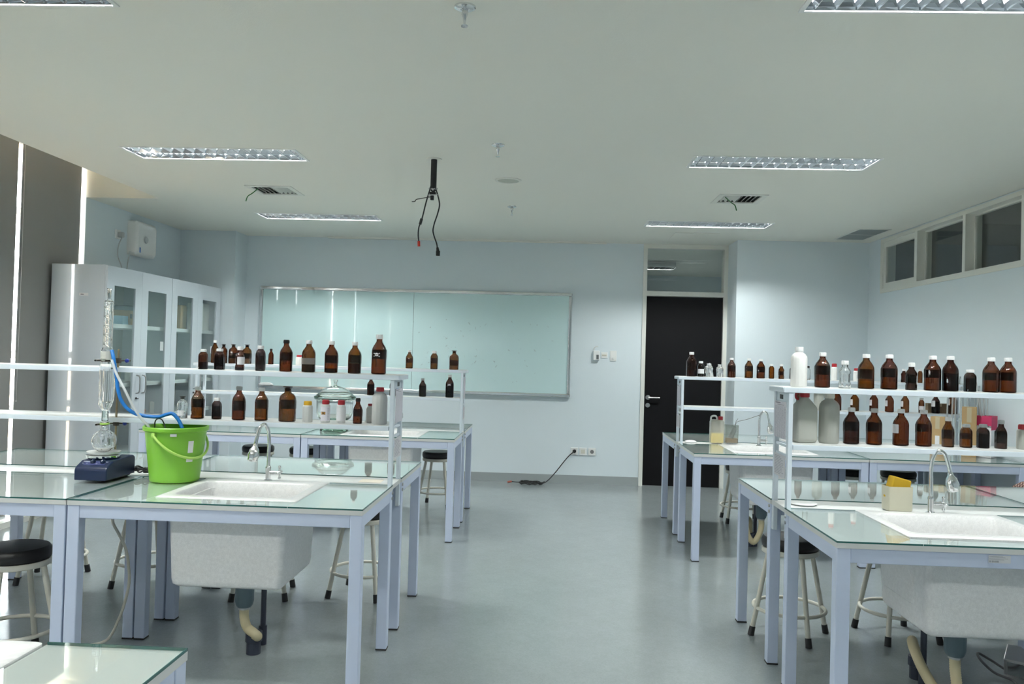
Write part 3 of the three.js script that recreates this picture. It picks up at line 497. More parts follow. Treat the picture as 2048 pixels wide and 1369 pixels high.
row('upper', place.RN, 1.297, -3.77, [
  [1.128, 0.072, 0.18, 'tall opaque white plastic bottle', 'tall', M.hdpe, {}],
  [1.233, 0.067, 0.158, 'white-capped two-tone amber bottle', 'round', A, { label: back(0.36, 0.62) }],
  [1.333, 0.052, 0.124, 'clear white-capped glass bottle', 'syrup', M.clear, { name: 'glass_bottle', wall: 0.002 }],
  [1.427, 0.069, 0.156, 'golden brown white-capped bottle', 'round', AO, { label: back(0.28, 0.56) }],
  [1.529, 0.07, 0.157, 'reddish brown white-capped bottle', 'round', A, { label: back(0.34, 0.6) }],
  [1.627, 0.048, 0.123, 'small waisted brown bottle', 'syrup', AD, { label: back(0.24, 0.56) }],
  [1.72, 0.07, 0.157, 'dark brown white-capped bottle', 'round', A, { label: back(0.36, 0.6) }],
  [1.798, 0.067, 0.158, 'nearly black white-capped bottle', 'round', AD, { liquid: [0.5, M.liquidBrown] }],
  [1.885, 0.051, 0.099, 'squat reddish dark bottle', 'wide', AD, { liquid: [0.6, M.liquidBrown] }],
  [1.976, 0.068, 0.156, 'amber white-capped bottle with label behind', 'round', A, { label: back(0.34, 0.56) }],
  [2.05, 0.068, 0.157, 'amber bottle at the shelf edge', 'round', A, { label: back(0.34, 0.58) }],
]);
row('lower', place.RN, 1.047, -3.77, [
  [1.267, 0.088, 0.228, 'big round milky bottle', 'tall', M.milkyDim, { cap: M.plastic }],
  [1.366, 0.068, 0.163, 'very dark white-capped bottle', 'round', AD, { label: back() }],
  [1.467, 0.067, 0.162, 'grey-capped amber bottle', 'round', A, { cap: M.capGrey, label: back(0.34, 0.6) }],
  [1.585, 0.067, 0.163, 'amber bottle with side label', 'round', A, { label: [0.34, 0.58, -1.5, 1.7] }],
  [1.685, 0.067, 0.162, 'white-capped amber bottle', 'round', A, { label: back(0.38, 0.6) }],
  [1.793, 0.051, 0.134, 'sloping-shouldered amber bottle', 'beer', AO, { cap: M.cap, label: back(0.28, 0.56) }],
  [1.872, 0.051, 0.104, 'small bright amber bottle', 'wide', AO, { label: back(0.34, 0.6) }],
  [1.946, 0.052, 0.106, 'small nearly black bottle', 'wide', AD, { cap: M.capGrey, liquid: [0.6, M.liquidDark] }],
  [2.024, 0.05, 0.127, 'grey-capped dark slim bottle', 'beer', AD, { cap: M.capGrey, label: back(0.2, 0.6) }],
  [2.124, 0.059, 0.11, 'red-capped milky jar', 'jar', M.milkyDim, { cap: M.capRed }],
]);
row('upper', place.RF, 1.277, -6.545, [
  [1.121, 0.079, 0.193, 'tall slim reddish bottle', 'round', A, { liquid: [0.25, M.liquidBrown] }],
  [1.195, 0.051, 0.122, 'small dark labelled bottle', 'wide', AD, { label: [0.2, 0.5, 0, 2.4] }],
  [1.259, 0.056, 0.106, 'crumpled foil-wrapped bottle', 'round', M.foil, { name: 'foil_wrapped_bottle', solid: 1, cap: null, crumple: 1 }],
  [1.344, 0.052, 0.101, 'smooth foil-wrapped bottle', 'round', M.foil, { name: 'foil_wrapped_bottle', solid: 1, cap: null, crumple: 0.6 }],
  [1.435, 0.064, 0.155, 'reddish amber bottle', 'round', A, { label: back(0.3, 0.6) }],
  [1.57, 0.064, 0.154, 'olive brown bottle', 'round', AO, { label: back(0.34, 0.6) }],
  [1.663, 0.064, 0.152, 'dark amber bottle', 'round', A, { label: back(0.3, 0.6) }],
  [1.746, 0.042, 0.115, 'slim amber bottle', 'wide', AO, {}],
  [1.823, 0.044, 0.117, 'waisted amber bottle', 'syrup', AO, { label: back(0.24, 0.5) }],
  [1.915, 0.055, 0.127, 'dark bottle half hidden', 'round', AD, {}],
  [2.028, 0.04, 0.107, 'clear dark-capped vial', 'wide', M.clear, { name: 'glass_bottle', wall: 0.002, cap: M.capBlack }],
  [2.231, 0.047, 0.132, 'slim white red-capped bottle', 'jar', M.hdpe, { cap: M.capRed }],
  [2.402, 0.044, 0.1, 'small white red-capped jar', 'jar', M.hdpe, { cap: M.capRed, label: [0.2, 0.5, 0.3, 1.2] }],
  [2.767, 0.043, 0.106, 'small waisted dark bottle', 'syrup', AD, {}],
  [2.891, 0.036, 0.107, 'small olive bottle', 'wide', AO, {}],
]);
row('lower', place.RF, 1.043, -6.545, [
  [1.971, 0.055, 0.166, 'amber bottle behind milky jug', 'round', A, {}],
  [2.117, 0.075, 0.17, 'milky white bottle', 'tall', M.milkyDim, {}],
  [2.259, 0.063, 0.164, 'amber bottle behind milky bottle', 'round', A, {}],
  [2.394, 0.064, 0.153, 'side-labelled amber bottle', 'round', AO, { label: [0.3, 0.6, -1.7, 1.8] }],
  [2.541, 0.064, 0.153, 'side-labelled reddish bottle', 'round', A, { label: [0.3, 0.6, -1.7, 1.8] }],
  [2.661, 0.064, 0.15, 'side-labelled brown bottle', 'round', A, { label: [0.3, 0.6, -1.7, 1.8] }],
  [2.78, 0.062, 0.148, 'side-labelled olive bottle', 'round', AO, { label: [0.3, 0.6, -1.7, 1.8] }],
  [2.906, 0.042, 0.116, 'small white-labelled bottle', 'wide', AO, { label: [0.2, 0.46, 0, 2.4] }],
  [3.014, 0.061, 0.152, 'nearly black labelled bottle', 'round', AD, { label: [0.35, 0.65, -1.2, 1.3], liquid: [0.6, M.liquidDark] }],
  [3.141, 0.07, 0.166, 'wide olive bottle', 'round', AO, { label: [0.4, 0.7, -1.7, 1.5] }],
]);

// ---------------------------------------------------------------- jugs and other vessels
{ // big square jug with a red cap, first on the lower shelf of the sponge-side rack
  const t = thing('plastic_jug', 'big square-shouldered milky jug with red cap, nearest aisle on sponge-side rack', 'jug', [1.157, 1.0476, -3.775], 0.05);
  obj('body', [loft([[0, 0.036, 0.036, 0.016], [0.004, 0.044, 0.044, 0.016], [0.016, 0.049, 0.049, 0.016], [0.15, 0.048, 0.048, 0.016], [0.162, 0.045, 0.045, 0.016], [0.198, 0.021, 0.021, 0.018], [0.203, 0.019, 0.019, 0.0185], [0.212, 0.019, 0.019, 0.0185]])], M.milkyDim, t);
  obj('cap', [lathe([[0.021, 0.203], [0.0225, 0.206], [0.0225, 0.226], [0.02, 0.229], [0.001, 0.229]], 32)], M.capRed, t);
  obj('grip', [tube([[-0.02, 0.19, -0.004], [-0.036, 0.2, -0.004], [-0.034, 0.222, -0.004], [-0.02, 0.222, -0.004]], 0.0055, 24, 8)], M.capRed, t);
}
{ // flat jerrycan
  const t = thing('jerrycan', 'small flat white jerrycan with yellow liquid and red cap', 'jerrycan', [1.332, 0.758, -6.55], 0.02);
  obj('body', [loft([[0.001, 0.044, 0.03, 0.012], [0.006, 0.052, 0.036, 0.012], [0.168, 0.052, 0.036, 0.012], [0.178, 0.047, 0.032, 0.012], [0.184, 0.035, 0.024, 0.01]])], phy(0.88, 0.88, 0.85, 0.45, { transmission: 0.85, thickness: 0 }), t);
  obj('liquid', [loft([[0.004, 0.046, 0.031, 0.01], [0.075, 0.0495, 0.0335, 0.01]])], std(0.85, 0.68, 0.2, 0.5), t);
  obj('grip', [tube([[-0.048, 0.17, 0], [-0.045, 0.205, 0], [-0.03, 0.213, 0], [-0.008, 0.21, 0], [0.004, 0.18, 0]], 0.007, 30, 8)], M.white, t);
  obj('cap', [lathe([[0.019, 0.182], [0.019, 0.206], [0.016, 0.21], [0.001, 0.21]], 28).translate(0.028, 0, 0)], M.capRed, t);
}
{ // cut-down clear jar with a little brown liquid and a small grey bottle in it
  const t = thing('plastic_tub', 'clear cut-off plastic tub holding brown liquid, beside the jerrycan', 'tub', [1.447, 0.758, -6.56]);
  obj('tub_wall', [loft([[0.002, 0.046, 0.034, 0.012], [0.004, 0.05, 0.038, 0.012], [0.145, 0.052, 0.04, 0.012], [0.145, 0.0505, 0.0385, 0.011], [0.006, 0.0485, 0.0365, 0.011], [0.004, 0.045, 0.033, 0.01]])], phy(0.86, 0.88, 0.86, 0.1, { transmission: 0.92, thickness: 0, ior: 1.4 }), t);
  obj('liquid', [loft([[0.007, 0.046, 0.034, 0.01], [0.04, 0.047, 0.035, 0.01]])], std(0.36, 0.21, 0.08, 0.4), t);
  const b = single('wash_bottle', [lathe([[0.001, 0], [0.019, 0], [0.021, 0.003], [0.021, 0.07], [0.014, 0.085], [0.012, 0.088], [0.012, 0.1], [0.001, 0.1]], 28)], std(0.3, 0.31, 0.33, 0.35), 'small grey bottle leaning inside the clear tub with brown liquid', 'bottle');
  b.position.set(1.44, 0.8, -6.56); b.rotation.z = -0.42;
  single('bent_wire', [tube([[1.474, 0.888, -6.56], [1.49, 0.925, -6.56], [1.56, 0.952, -6.53], [1.63, 0.985, -6.49], [1.66, 1.0, -6.46]], 0.0016, 40, 6), tube([[1.474, 0.89, -6.56], [1.483, 0.93, -6.56], [1.496, 0.955, -6.55]], 0.0014, 20, 6)], M.iron, 'thin bent wire from the grey bottle up to the tap', 'wire');
}
{ // desiccator
  const t = thing('desiccator', 'wide clear glass desiccator with knobbed domed lid, on the bench by the whiteboard', 'desiccator', [-1.68, 0.7706, -6.4]);
  obj('bowl', [lathe([[0.001, 0.012], [0.09, 0.012], [0.105, 0], [0.112, 0.004], [0.105, 0.03], [0.09, 0.06], [0.1, 0.085], [0.128, 0.105], [0.14, 0.14], [0.143, 0.24], [0.16, 0.252], [0.162, 0.262], [0.135, 0.262], [0.136, 0.24], [0.134, 0.145], [0.122, 0.112], [0.094, 0.092], [0.001, 0.085]], 64)], M.clear, t);
  obj('lid', [lathe([[0.162, 0.2635], [0.164, 0.272], [0.15, 0.279], [0.135, 0.292], [0.1, 0.325], [0.06, 0.345], [0.02, 0.353], [0.012, 0.362], [0.011, 0.38], [0.018, 0.392], [0.016, 0.402], [0.001, 0.404], [0.001, 0.348], [0.02, 0.347], [0.058, 0.339], [0.097, 0.319], [0.13, 0.288], [0.137, 0.272], [0.137, 0.2635]], 64)], M.clear, t);
  obj('porcelain_plate', [lathe([[0.001, 0.112], [0.12, 0.112], [0.12, 0.118], [0.001, 0.118]], 48)], M.white, t);
}
// ---------------------------------------------------------------- extraction set-up on the hot plate
const AX = [-2.102, -3.81];
{
  const t = thing('hot_plate', 'dark blue magnetic hot plate stirrer with two knobs, under the round flask', 'hot plate', [-2.085, 0.7706, -3.8]);
  const s = new THREE.Shape(); s.moveTo(0.125, 0.014); s.lineTo(0.125, 0.05); s.quadraticCurveTo(0.122, 0.062, 0.112, 0.066); s.lineTo(0.07, 0.085); s.lineTo(-0.11, 0.093); s.quadraticCurveTo(-0.125, 0.09, -0.125, 0.078); s.lineTo(-0.125, 0.014); s.closePath();
  obj('housing', [T(new THREE.ExtrudeGeometry(s, { depth: 0.14, bevelEnabled: true, bevelSize: 0.006, bevelThickness: 0.006, bevelSegments: 3 }), 0, 0, -0.07).rotateY(-Math.PI / 2)], M.navy, t);
  obj('base', [loft([[0.001, 0.05, 0.1, 0.015], [0.004, 0.056, 0.106, 0.015], [0.012, 0.062, 0.112, 0.015], [0.016, 0.062, 0.112, 0.015]]).translate(0.012, 0, 0)], M.rubber, t);
  const tilt = 0.43; // slope of the control face
  for (const x of [-0.012, 0.035]) { const k = obj('knob', [lathe([[0.001, 0], [0.012, 0], [0.012, 0.008], [0.009, 0.014], [0.001, 0.015]], 24)], M.navy, t); k.position.set(x, 0.083, 0.086); k.rotation.x = 0.5; obj('pointer', [bx(0.002, 0.002, 0.009, 0, 0.0152, 0.003)], M.white, k); }
  const p = obj('control_panel', [bx(0.1, 0.001, 0.03, 0, 0, 0), bx(0.04, 0.0014, 0.007, -0.03, 0, -0.009)], std(0.05, 0.06, 0.17, 0.4), t); p.position.set(0.0, 0.0815, 0.092); p.rotation.x = 0.42;
  for (const [w, d, x, z] of [[0.036, 0.005, -0.042, -0.012], [0.006, 0.004, -0.055, 0.004], [0.006, 0.004, -0.036, 0.004], [0.016, 0.003, 0.05, -0.01], [0.008, 0.003, 0.01, 0.006]]) obj('panel_print', [bx(w, 0.0006, d, x, 0.0012, z)], M.panelInk, p);
  obj('plate', [lathe([[0.001, 0.094], [0.066, 0.094], [0.07, 0.1], [0.076, 0.103], [0.077, 0.112], [0.074, 0.114], [0.001, 0.114]], 48)], M.chrome, t).position.set(-0.017, -0.004, -0.01);
}
single('evaporating_dish', [lathe([[0.001, 0.882], [0.056, 0.882], [0.068, 0.886], [0.074, 0.892], [0.0745, 0.896], [0.07, 0.895], [0.05, 0.889], [0.001, 0.888]], 48).translate(AX[0], 0, AX[1])], M.white, 'shallow white dish between the flask and the hot plate', 'dish');
{
  const t = thing('round_flask', 'clear round-bottomed flask on the white dish', 'flask', [AX[0], 0, AX[1]]), pts = [], R = 0.055, cy = 0.945;
  for (let i = 0; i <= 18; i++) { const a = -Math.PI / 2 + i / 18 * (Math.PI - 0.32); pts.push([Math.cos(a) * R, cy + Math.sin(a) * R]); }
  pts.push([0.0165, 1.01], [0.016, 1.03], [0.019, 1.033], [0.019, 1.036], [0.0145, 1.036], [0.014, 1.005]);
  for (let i = 18; i >= 0; i--) { const a = -Math.PI / 2 + i / 18 * (Math.PI - 0.32); pts.push([Math.cos(a) * (R - 0.0011), cy + Math.sin(a) * (R - 0.0011)]); }
  obj('flask_body', [lathe(pts, 48)], M.clear, t);
  obj('stopper_band', [lathe([[0.0195, 1.022], [0.0215, 1.022], [0.0215, 1.03], [0.0195, 1.03]], 24)], M.greenPale, t);
}
{
  const t = thing('glass_extractor', 'clear glass extraction chamber with siphon arm, clamped above the round flask', 'extractor', [AX[0], 0, AX[1]]);
  obj('chamber', [lathe([[0.013, 1.038], [0.015, 1.04], [0.015, 1.085], [0.022, 1.1], [0.03, 1.115], [0.031, 1.13], [0.031, 1.305], [0.028, 1.318], [0.029, 1.322], [0.0265, 1.322], [0.026, 1.318], [0.029, 1.3], [0.029, 1.13], [0.02, 1.105], [0.013, 1.088]], 40)], M.clear, t);
  obj('siphon_tube', [tube([[0.026, 1.13, 0.012], [0.038, 1.128, 0.014], [0.043, 1.15, 0.014], [0.043, 1.27, 0.014], [0.038, 1.292, 0.014], [0.03, 1.29, 0.012]], 0.005, 60, 10)], M.clear, t);
  obj('thimble', [lathe([[0.001, 1.125], [0.013, 1.125], [0.014, 1.13], [0.014, 1.285], [0.0125, 1.285], [0.0125, 1.13], [0.001, 1.128]], 32)], M.clear, t);
}
{
  const t = thing('condenser', 'tall clear coil condenser at the top of the glass set-up', 'condenser', [AX[0], 0, AX[1]]), q = [[0.022, 1.324], [0.026, 1.33], [0.028, 1.37], [0.024, 1.385], [0.021, 1.39], [0.021, 1.6], [0.018, 1.61], [0.009, 1.615], [0.009, 1.665], [0.011, 1.668], [0.011, 1.67], [0.0075, 1.67], [0.0075, 1.612], [0.017, 1.606], [0.0192, 1.598], [0.0192, 1.392], [0.022, 1.383], [0.026, 1.37], [0.024, 1.332]];
  obj('jacket', [lathe(q, 36)], M.clear, t);
  const hp = []; for (let i = 0; i <= 130; i++) { const q = i / 130; hp.push([Math.cos(q * 30) * 0.0108, 1.385 + q * 0.21, Math.sin(q * 30) * 0.0108]); }
  obj('coil_tube', [tube(hp, 0.0048, 420, 12)], M.clear, t);
  obj('ground_joint', [lathe([[0.0285, 1.334], [0.029, 1.338], [0.029, 1.366], [0.0285, 1.37]], 32)], phy(0.78, 0.79, 0.74, 0.7, { transmission: 0.5, thickness: 0 }), t);
}
{ // stand with two clamps, foot behind the hot plate
  const t = thing('retort_stand', 'slim dark rod stand with two blue-knobbed clamps holding the glassware', 'retort stand', [-2.098, 0.7706, -3.905]);
  obj('foot', [rb(0.08, 0.012, 0.05, 0.0, 0.006, 0.0, 0.004)], M.iron, t);
  obj('rod', [cyl(0.0048, 0.0048, 0.6, 0, 0.306, 0, 16), T(new THREE.SphereGeometry(0.005, 12, 8), 0, 0.606, 0)], M.brass, t);
  for (const [y, r] of [[0.555, 0.034], [0.25, 0.021]]) {
    const c = obj('clamp', [rb(0.022, 0.026, 0.02, 0, 0, 0, 0.003), rod([0, 0, 0.008], [-0.022, 0, 0.095 - r], 0.004), rod([0.008, 0, 0], [0.036, 0, 0], 0.0032), ...[-1, 1].map(s => tube([[-0.022, 0, 0.095 - r], [-0.022 + s * r * 0.8, 0, 0.095 - r * 0.6], [-0.022 + s * (r + 0.002), 0, 0.095], [-0.022 + s * r * 0.75, 0, 0.095 + r * 0.75]], 0.0045, 24, 8)), rod([0.045, 0, 0], [0.062, 0, 0], 0.0024)], M.iron, t);
    c.position.y = y; obj('clamp_knob', [T(new THREE.SphereGeometry(0.0105, 16, 12), 0.043, 0, 0)], M.knobBlue, c);
  }
}
single('blue_hose', [tube([[-2.075, 1.375, -3.8], [-2.06, 1.34, -3.79], [-2.05, 1.3, -3.785], [-2.038, 1.245, -3.785], [-2.032, 1.2, -3.785], [-2.016, 1.142, -3.79], [-1.99, 1.102, -3.8], [-1.952, 1.077, -3.81], [-1.905, 1.067, -3.82], [-1.845, 1.066, -3.82], [-1.808, 1.078, -3.82], [-1.783, 1.083, -3.82], [-1.764, 1.07, -3.82], [-1.745, 1.045, -3.82], [-1.728, 1.005, -3.82], [-1.715, 0.9, -3.82]], 0.0085, 160, 12)], M.blue, 'thick blue rubber hose from the condenser into the green bucket', 'hose');
single('clear_hose', [tube([[-2.062, 1.33, -3.78], [-2.035, 1.272, -3.77], [-1.988, 1.193, -3.765], [-1.942, 1.108, -3.77], [-1.908, 1.055, -3.78], [-1.88, 1.02, -3.79], [-1.85, 0.9, -3.8]], 0.0062, 80, 10)], phy(0.8, 0.83, 0.84, 0.3, { transmission: 0.4, thickness: 0 }), 'straight pale clear hose running into the green bucket', 'hose');
{
  const X = -1.757, Z = -3.815, t = thing('green_bucket', 'bright green plastic bucket with lowered handle on the bench', 'bucket', [X, 0.7706, Z]);
  obj('bucket_wall', [lathe([[0.001, 0.004], [0.108, 0.004], [0.112, 0], [0.117, 0.001], [0.12, 0.006], [0.12, 0.012], [0.121, 0.02], [0.147, 0.232], [0.151, 0.234], [0.157, 0.238], [0.158, 0.252], [0.155, 0.256], [0.149, 0.256], [0.146, 0.252], [0.144, 0.235], [0.118, 0.02], [0.114, 0.01], [0.001, 0.008]], 64)], M.green, t);
  const hp = []; for (let i = 0; i <= 20; i++) { const a = i / 20 * Math.PI; hp.push([Math.cos(a) * 0.152, 0.222 - Math.sin(a) * 0.108, Math.sin(a) * 0.123 + 0.02]); }
  const h = obj('handle', [tube(hp, 0.0062, 60, 10), ...[-1, 1].map(s => cyl(0.012, 0.012, 0.008, 0, 0, 0).rotateZ(Math.PI / 2).translate(s * 0.151, 0.222, 0.02))], M.greenPale, t); h.rotation.y = 1.12; t.scale.set(0.93, 1, 0.93);
  const st = obj('price_sticker', band(0.151, 0.218, 0.23, 0.35, 0.2), M.label, t);
  obj('barcode_sticker', new THREE.CylinderGeometry(0.1438, 0.1375, 0.055, 12, 1, true, 0.85, 0.2).translate(0, 0.167, 0), M.label, t);
  obj('lower_sticker', new THREE.CylinderGeometry(0.1339, 0.1322, 0.014, 12, 1, true, 0.82, 0.26).translate(0, 0.104, 0), M.label, t);
}
single('black_wire', [tube([[-1.885, 1.0, -3.86], [-1.882, 1.04, -3.86], [-1.87, 1.052, -3.855], [-1.85, 1.053, -3.85], [-1.832, 1.038, -3.84], [-1.815, 1.0, -3.83], [-1.8, 0.88, -3.82]], 0.003, 50, 8)], M.black, 'thin black cable looping over the green bucket rim', 'cable');
{ // coiled mains lead behind the hot plate
  const p = []; for (let i = 0; i < 60; i++) { const a = i * 0.62; p.push([-2.0 + (i % 20) * 0.004 + Math.cos(a) * (0.035 + 0.012 * rnd()) + 0.02, 0.779 + 0.012 * Math.abs(Math.sin(i * 0.37)) + 0.022 * rnd(), -3.935 + Math.sin(a) * 0.045]); }
  single('mains_lead', [tube(p, 0.0042, 360, 8), rb(0.03, 0.022, 0.025, -1.97, 0.785, -3.97, 0.006)], M.black, 'tangled black mains lead heaped between hot plate and green bucket', 'cable');
}
single('drip_hose', [tube([[-1.99, 0.7, -3.75], [-2.005, 0.64, -3.75], [-2.015, 0.58, -3.75], [-1.988, 0.528, -3.75], [-1.951, 0.46, -3.75], [-1.932, 0.38, -3.75], [-1.926, 0.299, -3.75], [-1.94, 0.218, -3.75], [-1.975, 0.12, -3.76], [-2.045, 0.012, -3.78], [-2.14, 0.009, -3.7], [-2.3, 0.009, -3.62], [-2.5, 0.009, -3.64]], 0.0065, 140, 10)], M.cream, 'thin cream hose drooping to the floor beneath the hot plate bench', 'hose');
{
  const t = thing('sponge_tub', 'translucent square tub on the sink edge, holding a yellow sponge', 'tub', [1.545, 0.7675, -3.7], 0.08);
  obj('tub_wall', [loft([[0.001, 0.05, 0.034, 0.008], [0.004, 0.053, 0.037, 0.008], [0.108, 0.054, 0.038, 0.008], [0.108, 0.052, 0.036, 0.007], [0.006, 0.051, 0.035, 0.007]])], phy(0.78, 0.76, 0.62, 0.6, { transmission: 0.35, thickness: 0 }), t);
}
{ const s = single('sponge', [rb(0.09, 0.1, 0.045, 0, 0, 0, 0.007, 3)], M.yellow, 'bright yellow sponge sticking out of the square tub', 'sponge'); s.position.set(1.546, 0.862, -3.7); s.rotation.set(0.0, 0.2, -0.26); }
single('cork_ring', [T(new THREE.CylinderGeometry(0.06, 0.066, 0.01, 36), 2.205, 0.7715, -3.755)], M.cork, 'flat pale cork disc on the ledge by the picture edge', 'cork disc');
single('soap_tray', [lathe([[0.001, 0], [0.05, 0], [0.06, 0.006], [0.058, 0.008], [0.04, 0.004], [0.001, 0.004]], 32).translate(1.16, 0.767, -3.77)], M.white, 'small white dish on the ledge beside the sponge-side rack post', 'dish');
single('wet_cloth', [loft([[0.757, 0.045, 0.03, 0.02], [0.765, 0.043, 0.028, 0.02], [0.772, 0.03, 0.018, 0.015], [0.774, 0.012, 0.008, 0.007]]).translate(1.13, 0, -6.55)], M.white, 'small crumpled white cloth on the ledge near the black door', 'cloth');
single('paper_note', [bx(0.11, 0.001, 0.1, -0.86, 0.7668, -4.01)], std(0.72, 0.66, 0.56, 0.8), 'buff paper slip lying under the skull bottle shelf', 'paper');
// cardboard boxes and glass rods on the door-side bench
function carton(label, x, y, z, w, h, d, turn, m, extra) {
  const t = thing('carton', label, 'box', [x, y, z], turn); obj('box_body', [rb(w, h, d, 0, h / 2, 0, 0.002)], m, t);
  obj('tape_strip', [bx(0.03, h * 0.3, 0.0006, 0, h * 0.84, d / 2 + 0.0004), bx(0.03, 0.0006, d, 0, h + 0.0004, 0)], M.tan, t); if (extra) extra(t); return t;
}
carton('brown carton with white label, below the door-side rack', 2.87, 0.7575, -6.17, 0.1, 0.283, 0.075, -0.75, M.card, t => obj('label', [bx(0.03, 0.11, 0.001, 0.0, 0.09, 0.038)], M.label, t));
carton('tall brown carton beside the pink-topped box', 3.08, 0.7575, -6.16, 0.095, 0.362, 0.07, -0.5, M.card);
carton('flat brown carton behind bottles on the door-side rack', 3.06, 1.0436, -6.6, 0.18, 0.075, 0.05, 0, M.cardDark);
{
  const t = thing('pipette_box', 'white box with pink top band, full of glass rods', 'box', [3.2, 0.7575, -6.15], 0.72), w = 0.1;
  obj('box_wall', [span(-w / 2, w / 2, 0, 0.22, w / 2 - 0.003, w / 2), span(-w / 2, w / 2, 0, 0.22, -w / 2, -w / 2 + 0.003), span(-w / 2, -w / 2 + 0.003, 0, 0.22, -w / 2 + 0.003, w / 2 - 0.003), span(w / 2 - 0.003, w / 2, 0, 0.22, -w / 2 + 0.003, w / 2 - 0.003), span(-w / 2, w / 2, 0, 0.003, -w / 2, w / 2)], M.label, t);
  obj('pink_band', [rb(w + 0.004, 0.072, 0.004, 0, 0.266, w / 2, 0.001), rb(w + 0.004, 0.072, 0.004, 0, 0.266, -w / 2, 0.001), rb(0.004, 0.072, w, -w / 2, 0.266, 0, 0.001), rb(0.004, 0.072, w, w / 2, 0.266, 0, 0.001), span(-w / 2, w / 2, 0.2, 0.235, w / 2 - 0.002, w / 2 + 0.001)], M.pink, t);
  for (let i = 0; i < 18; i++) {
    const a = rnd() * 6.28, r = rnd() * 0.036, g = rod([0, 0, 0], [0, 0.42 + rnd() * 0.13, 0], 0.0024, 0.0018, 8), p = single('glass_rod', g, i % 3 ? M.milky : M.dull, 'thin glass rod standing in the pink-topped box', 'glass rod', 'glass rods in the pink-topped box');
    p.position.set(3.2 + Math.cos(a) * r, 0.763, -6.15 + Math.sin(a) * r); p.rotation.set((rnd() - 0.5) * 0.12, 0, 0.06 + (rnd() - 0.5) * 0.22);
  }
}
for (let i = 0; i < 9; i++) { const p = single('glass_tube', [cyl(0.006, 0.006, 0.46 + rnd() * 0.08, 0, 0.25, 0, 12)], phy(0.8, 0.84, 0.85, 0.2, { transmission: 0.6, thickness: 0 }), 'long clear glass tube standing behind the pink-topped box', 'glass tube', 'glass tubes behind the pink-topped box'); p.position.set(3.0 + i * 0.029 + rnd() * 0.01, 0.763, -6.33 - rnd() * 0.03); p.rotation.z = (rnd() - 0.5) * 0.05; }
for (const [x, n] of [[3.17, 'beaker near the far end, upper shelf of the door-side rack'], [3.215, 'beaker at the very end, upper shelf of the door-side rack']])
  single('beaker', [lathe([[0.001, 0], [0.019, 0], [0.02, 0.003], [0.02, 0.058], [0.0215, 0.06], [0.0195, 0.06], [0.0185, 0.057], [0.0185, 0.003], [0.001, 0.002]], 28).translate(x, 1.2776, -6.54)], M.clear, 'small clear ' + n, 'beaker');

// ---------------------------------------------------------------- white cabinets
function cabinet(label, z0, z1, sticker) {               // z0 nearer the camera; front faces the aisle (+x)
  const W = z0 - z1, D = 0.47, H = 2.052, t = thing('storage_cabinet', label, 'cabinet', [-4.075, 0, z1]); // x: 0 back .. D front, z: 0 .. W
  const pw = 0.02;
  obj('side_panel', [rb(D - 0.022, H, pw, (D - 0.022) / 2, H / 2, pw / 2, 0.002)], M.cabinet, t); obj('side_panel', [rb(D - 0.022, H, pw, (D - 0.022) / 2, H / 2, W - pw / 2, 0.002)], M.cabinet, t);
  obj('back_panel', [span(0, 0.008, 0, H - 0.02, pw, W - pw)], M.cabinetIn, t); obj('top_panel', [span(0, D - 0.022, H - 0.02, H, pw, W - pw)], M.cabinet, t); obj('bottom_panel', [span(0.008, D - 0.022, 0.02, 0.09, pw, W - pw)], M.cabinet, t);
  for (const y of [0.45, 0.76, 1.07, 1.575]) obj('shelf', [span(0.009, D - 0.05, y - 0.03, y + 0.004, pw, W - pw)], M.shelfWhite, t);
  for (const k of [0, 1]) {
    const a = k ? W / 2 + 0.0015 : 0.0015, b = k ? W - 0.0015 : W / 2 - 0.0015, w = b - a, s = new THREE.Shape(), c = new THREE.Path();
    s.moveTo(0, 0); s.lineTo(w, 0); s.lineTo(w, H - 0.03); s.lineTo(0, H - 0.03); s.closePath();
    const m = 0.112; c.moveTo(m, 0.42); c.lineTo(m, H - 0.185); c.lineTo(w - m, H - 0.185); c.lineTo(w - m, 0.42); c.closePath(); s.holes.push(c);
    const d = obj('door', [T(new THREE.ExtrudeGeometry(s, { depth: 0.018, bevelEnabled: true, bevelSize: 0.001, bevelThickness: 0.001, bevelSegments: 1 }), 0, 0.025, 0).rotateY(-Math.PI / 2).scale(-1, 1, 1)], M.cabinet, t);
    d.geometry = (() => { const g = new THREE.ExtrudeGeometry(s, { depth: 0.018, bevelEnabled: true, bevelSize: 0.001, bevelThickness: 0.001, bevelSegments: 1 }); g.rotateY(Math.PI / 2); g.translate(0, 0.025, w); return g; })();
    d.position.set(D - 0.02, 0, a);
    obj('glass_pane', [span(0.006, 0.01, 0.445, H - 0.16, m - 0.003, w - m + 0.003)], M.window, d);
    const hz = k ? 0.05 : w - 0.05;
    obj('handle', [tube([[0.018, 0.98, hz], [0.045, 0.99, hz], [0.052, 1.06, hz], [0.045, 1.13, hz], [0.018, 1.14, hz]], 0.006, 40, 10)], M.dull, d);
    if (k) obj('lock', [cyl(0.008, 0.008, 0.01, 0, 0, 0).rotateZ(Math.PI / 2).translate(0.022, 0.94, hz), rb(0.02, 0.008, 0.03, 0.03, 0.935, hz, 0.003)], M.black, d);
  }
  if (sticker) obj('name_sticker', [bx(0.075, 0.022, 0.0006, 0.275, 1.806, W + 0.0004)], M.label, t), obj('sticker_print', [bx(0.026, 0.006, 0.0004, 0.262, 1.806, W + 0.001)], M.black, t);
  return t;
}
cabinet('white double-door glass-fronted cabinet nearer the roller blinds', -6.5, -7.648, true);
cabinet('white double-door glass-fronted cabinet nearer the whiteboard', -7.652, -8.8);
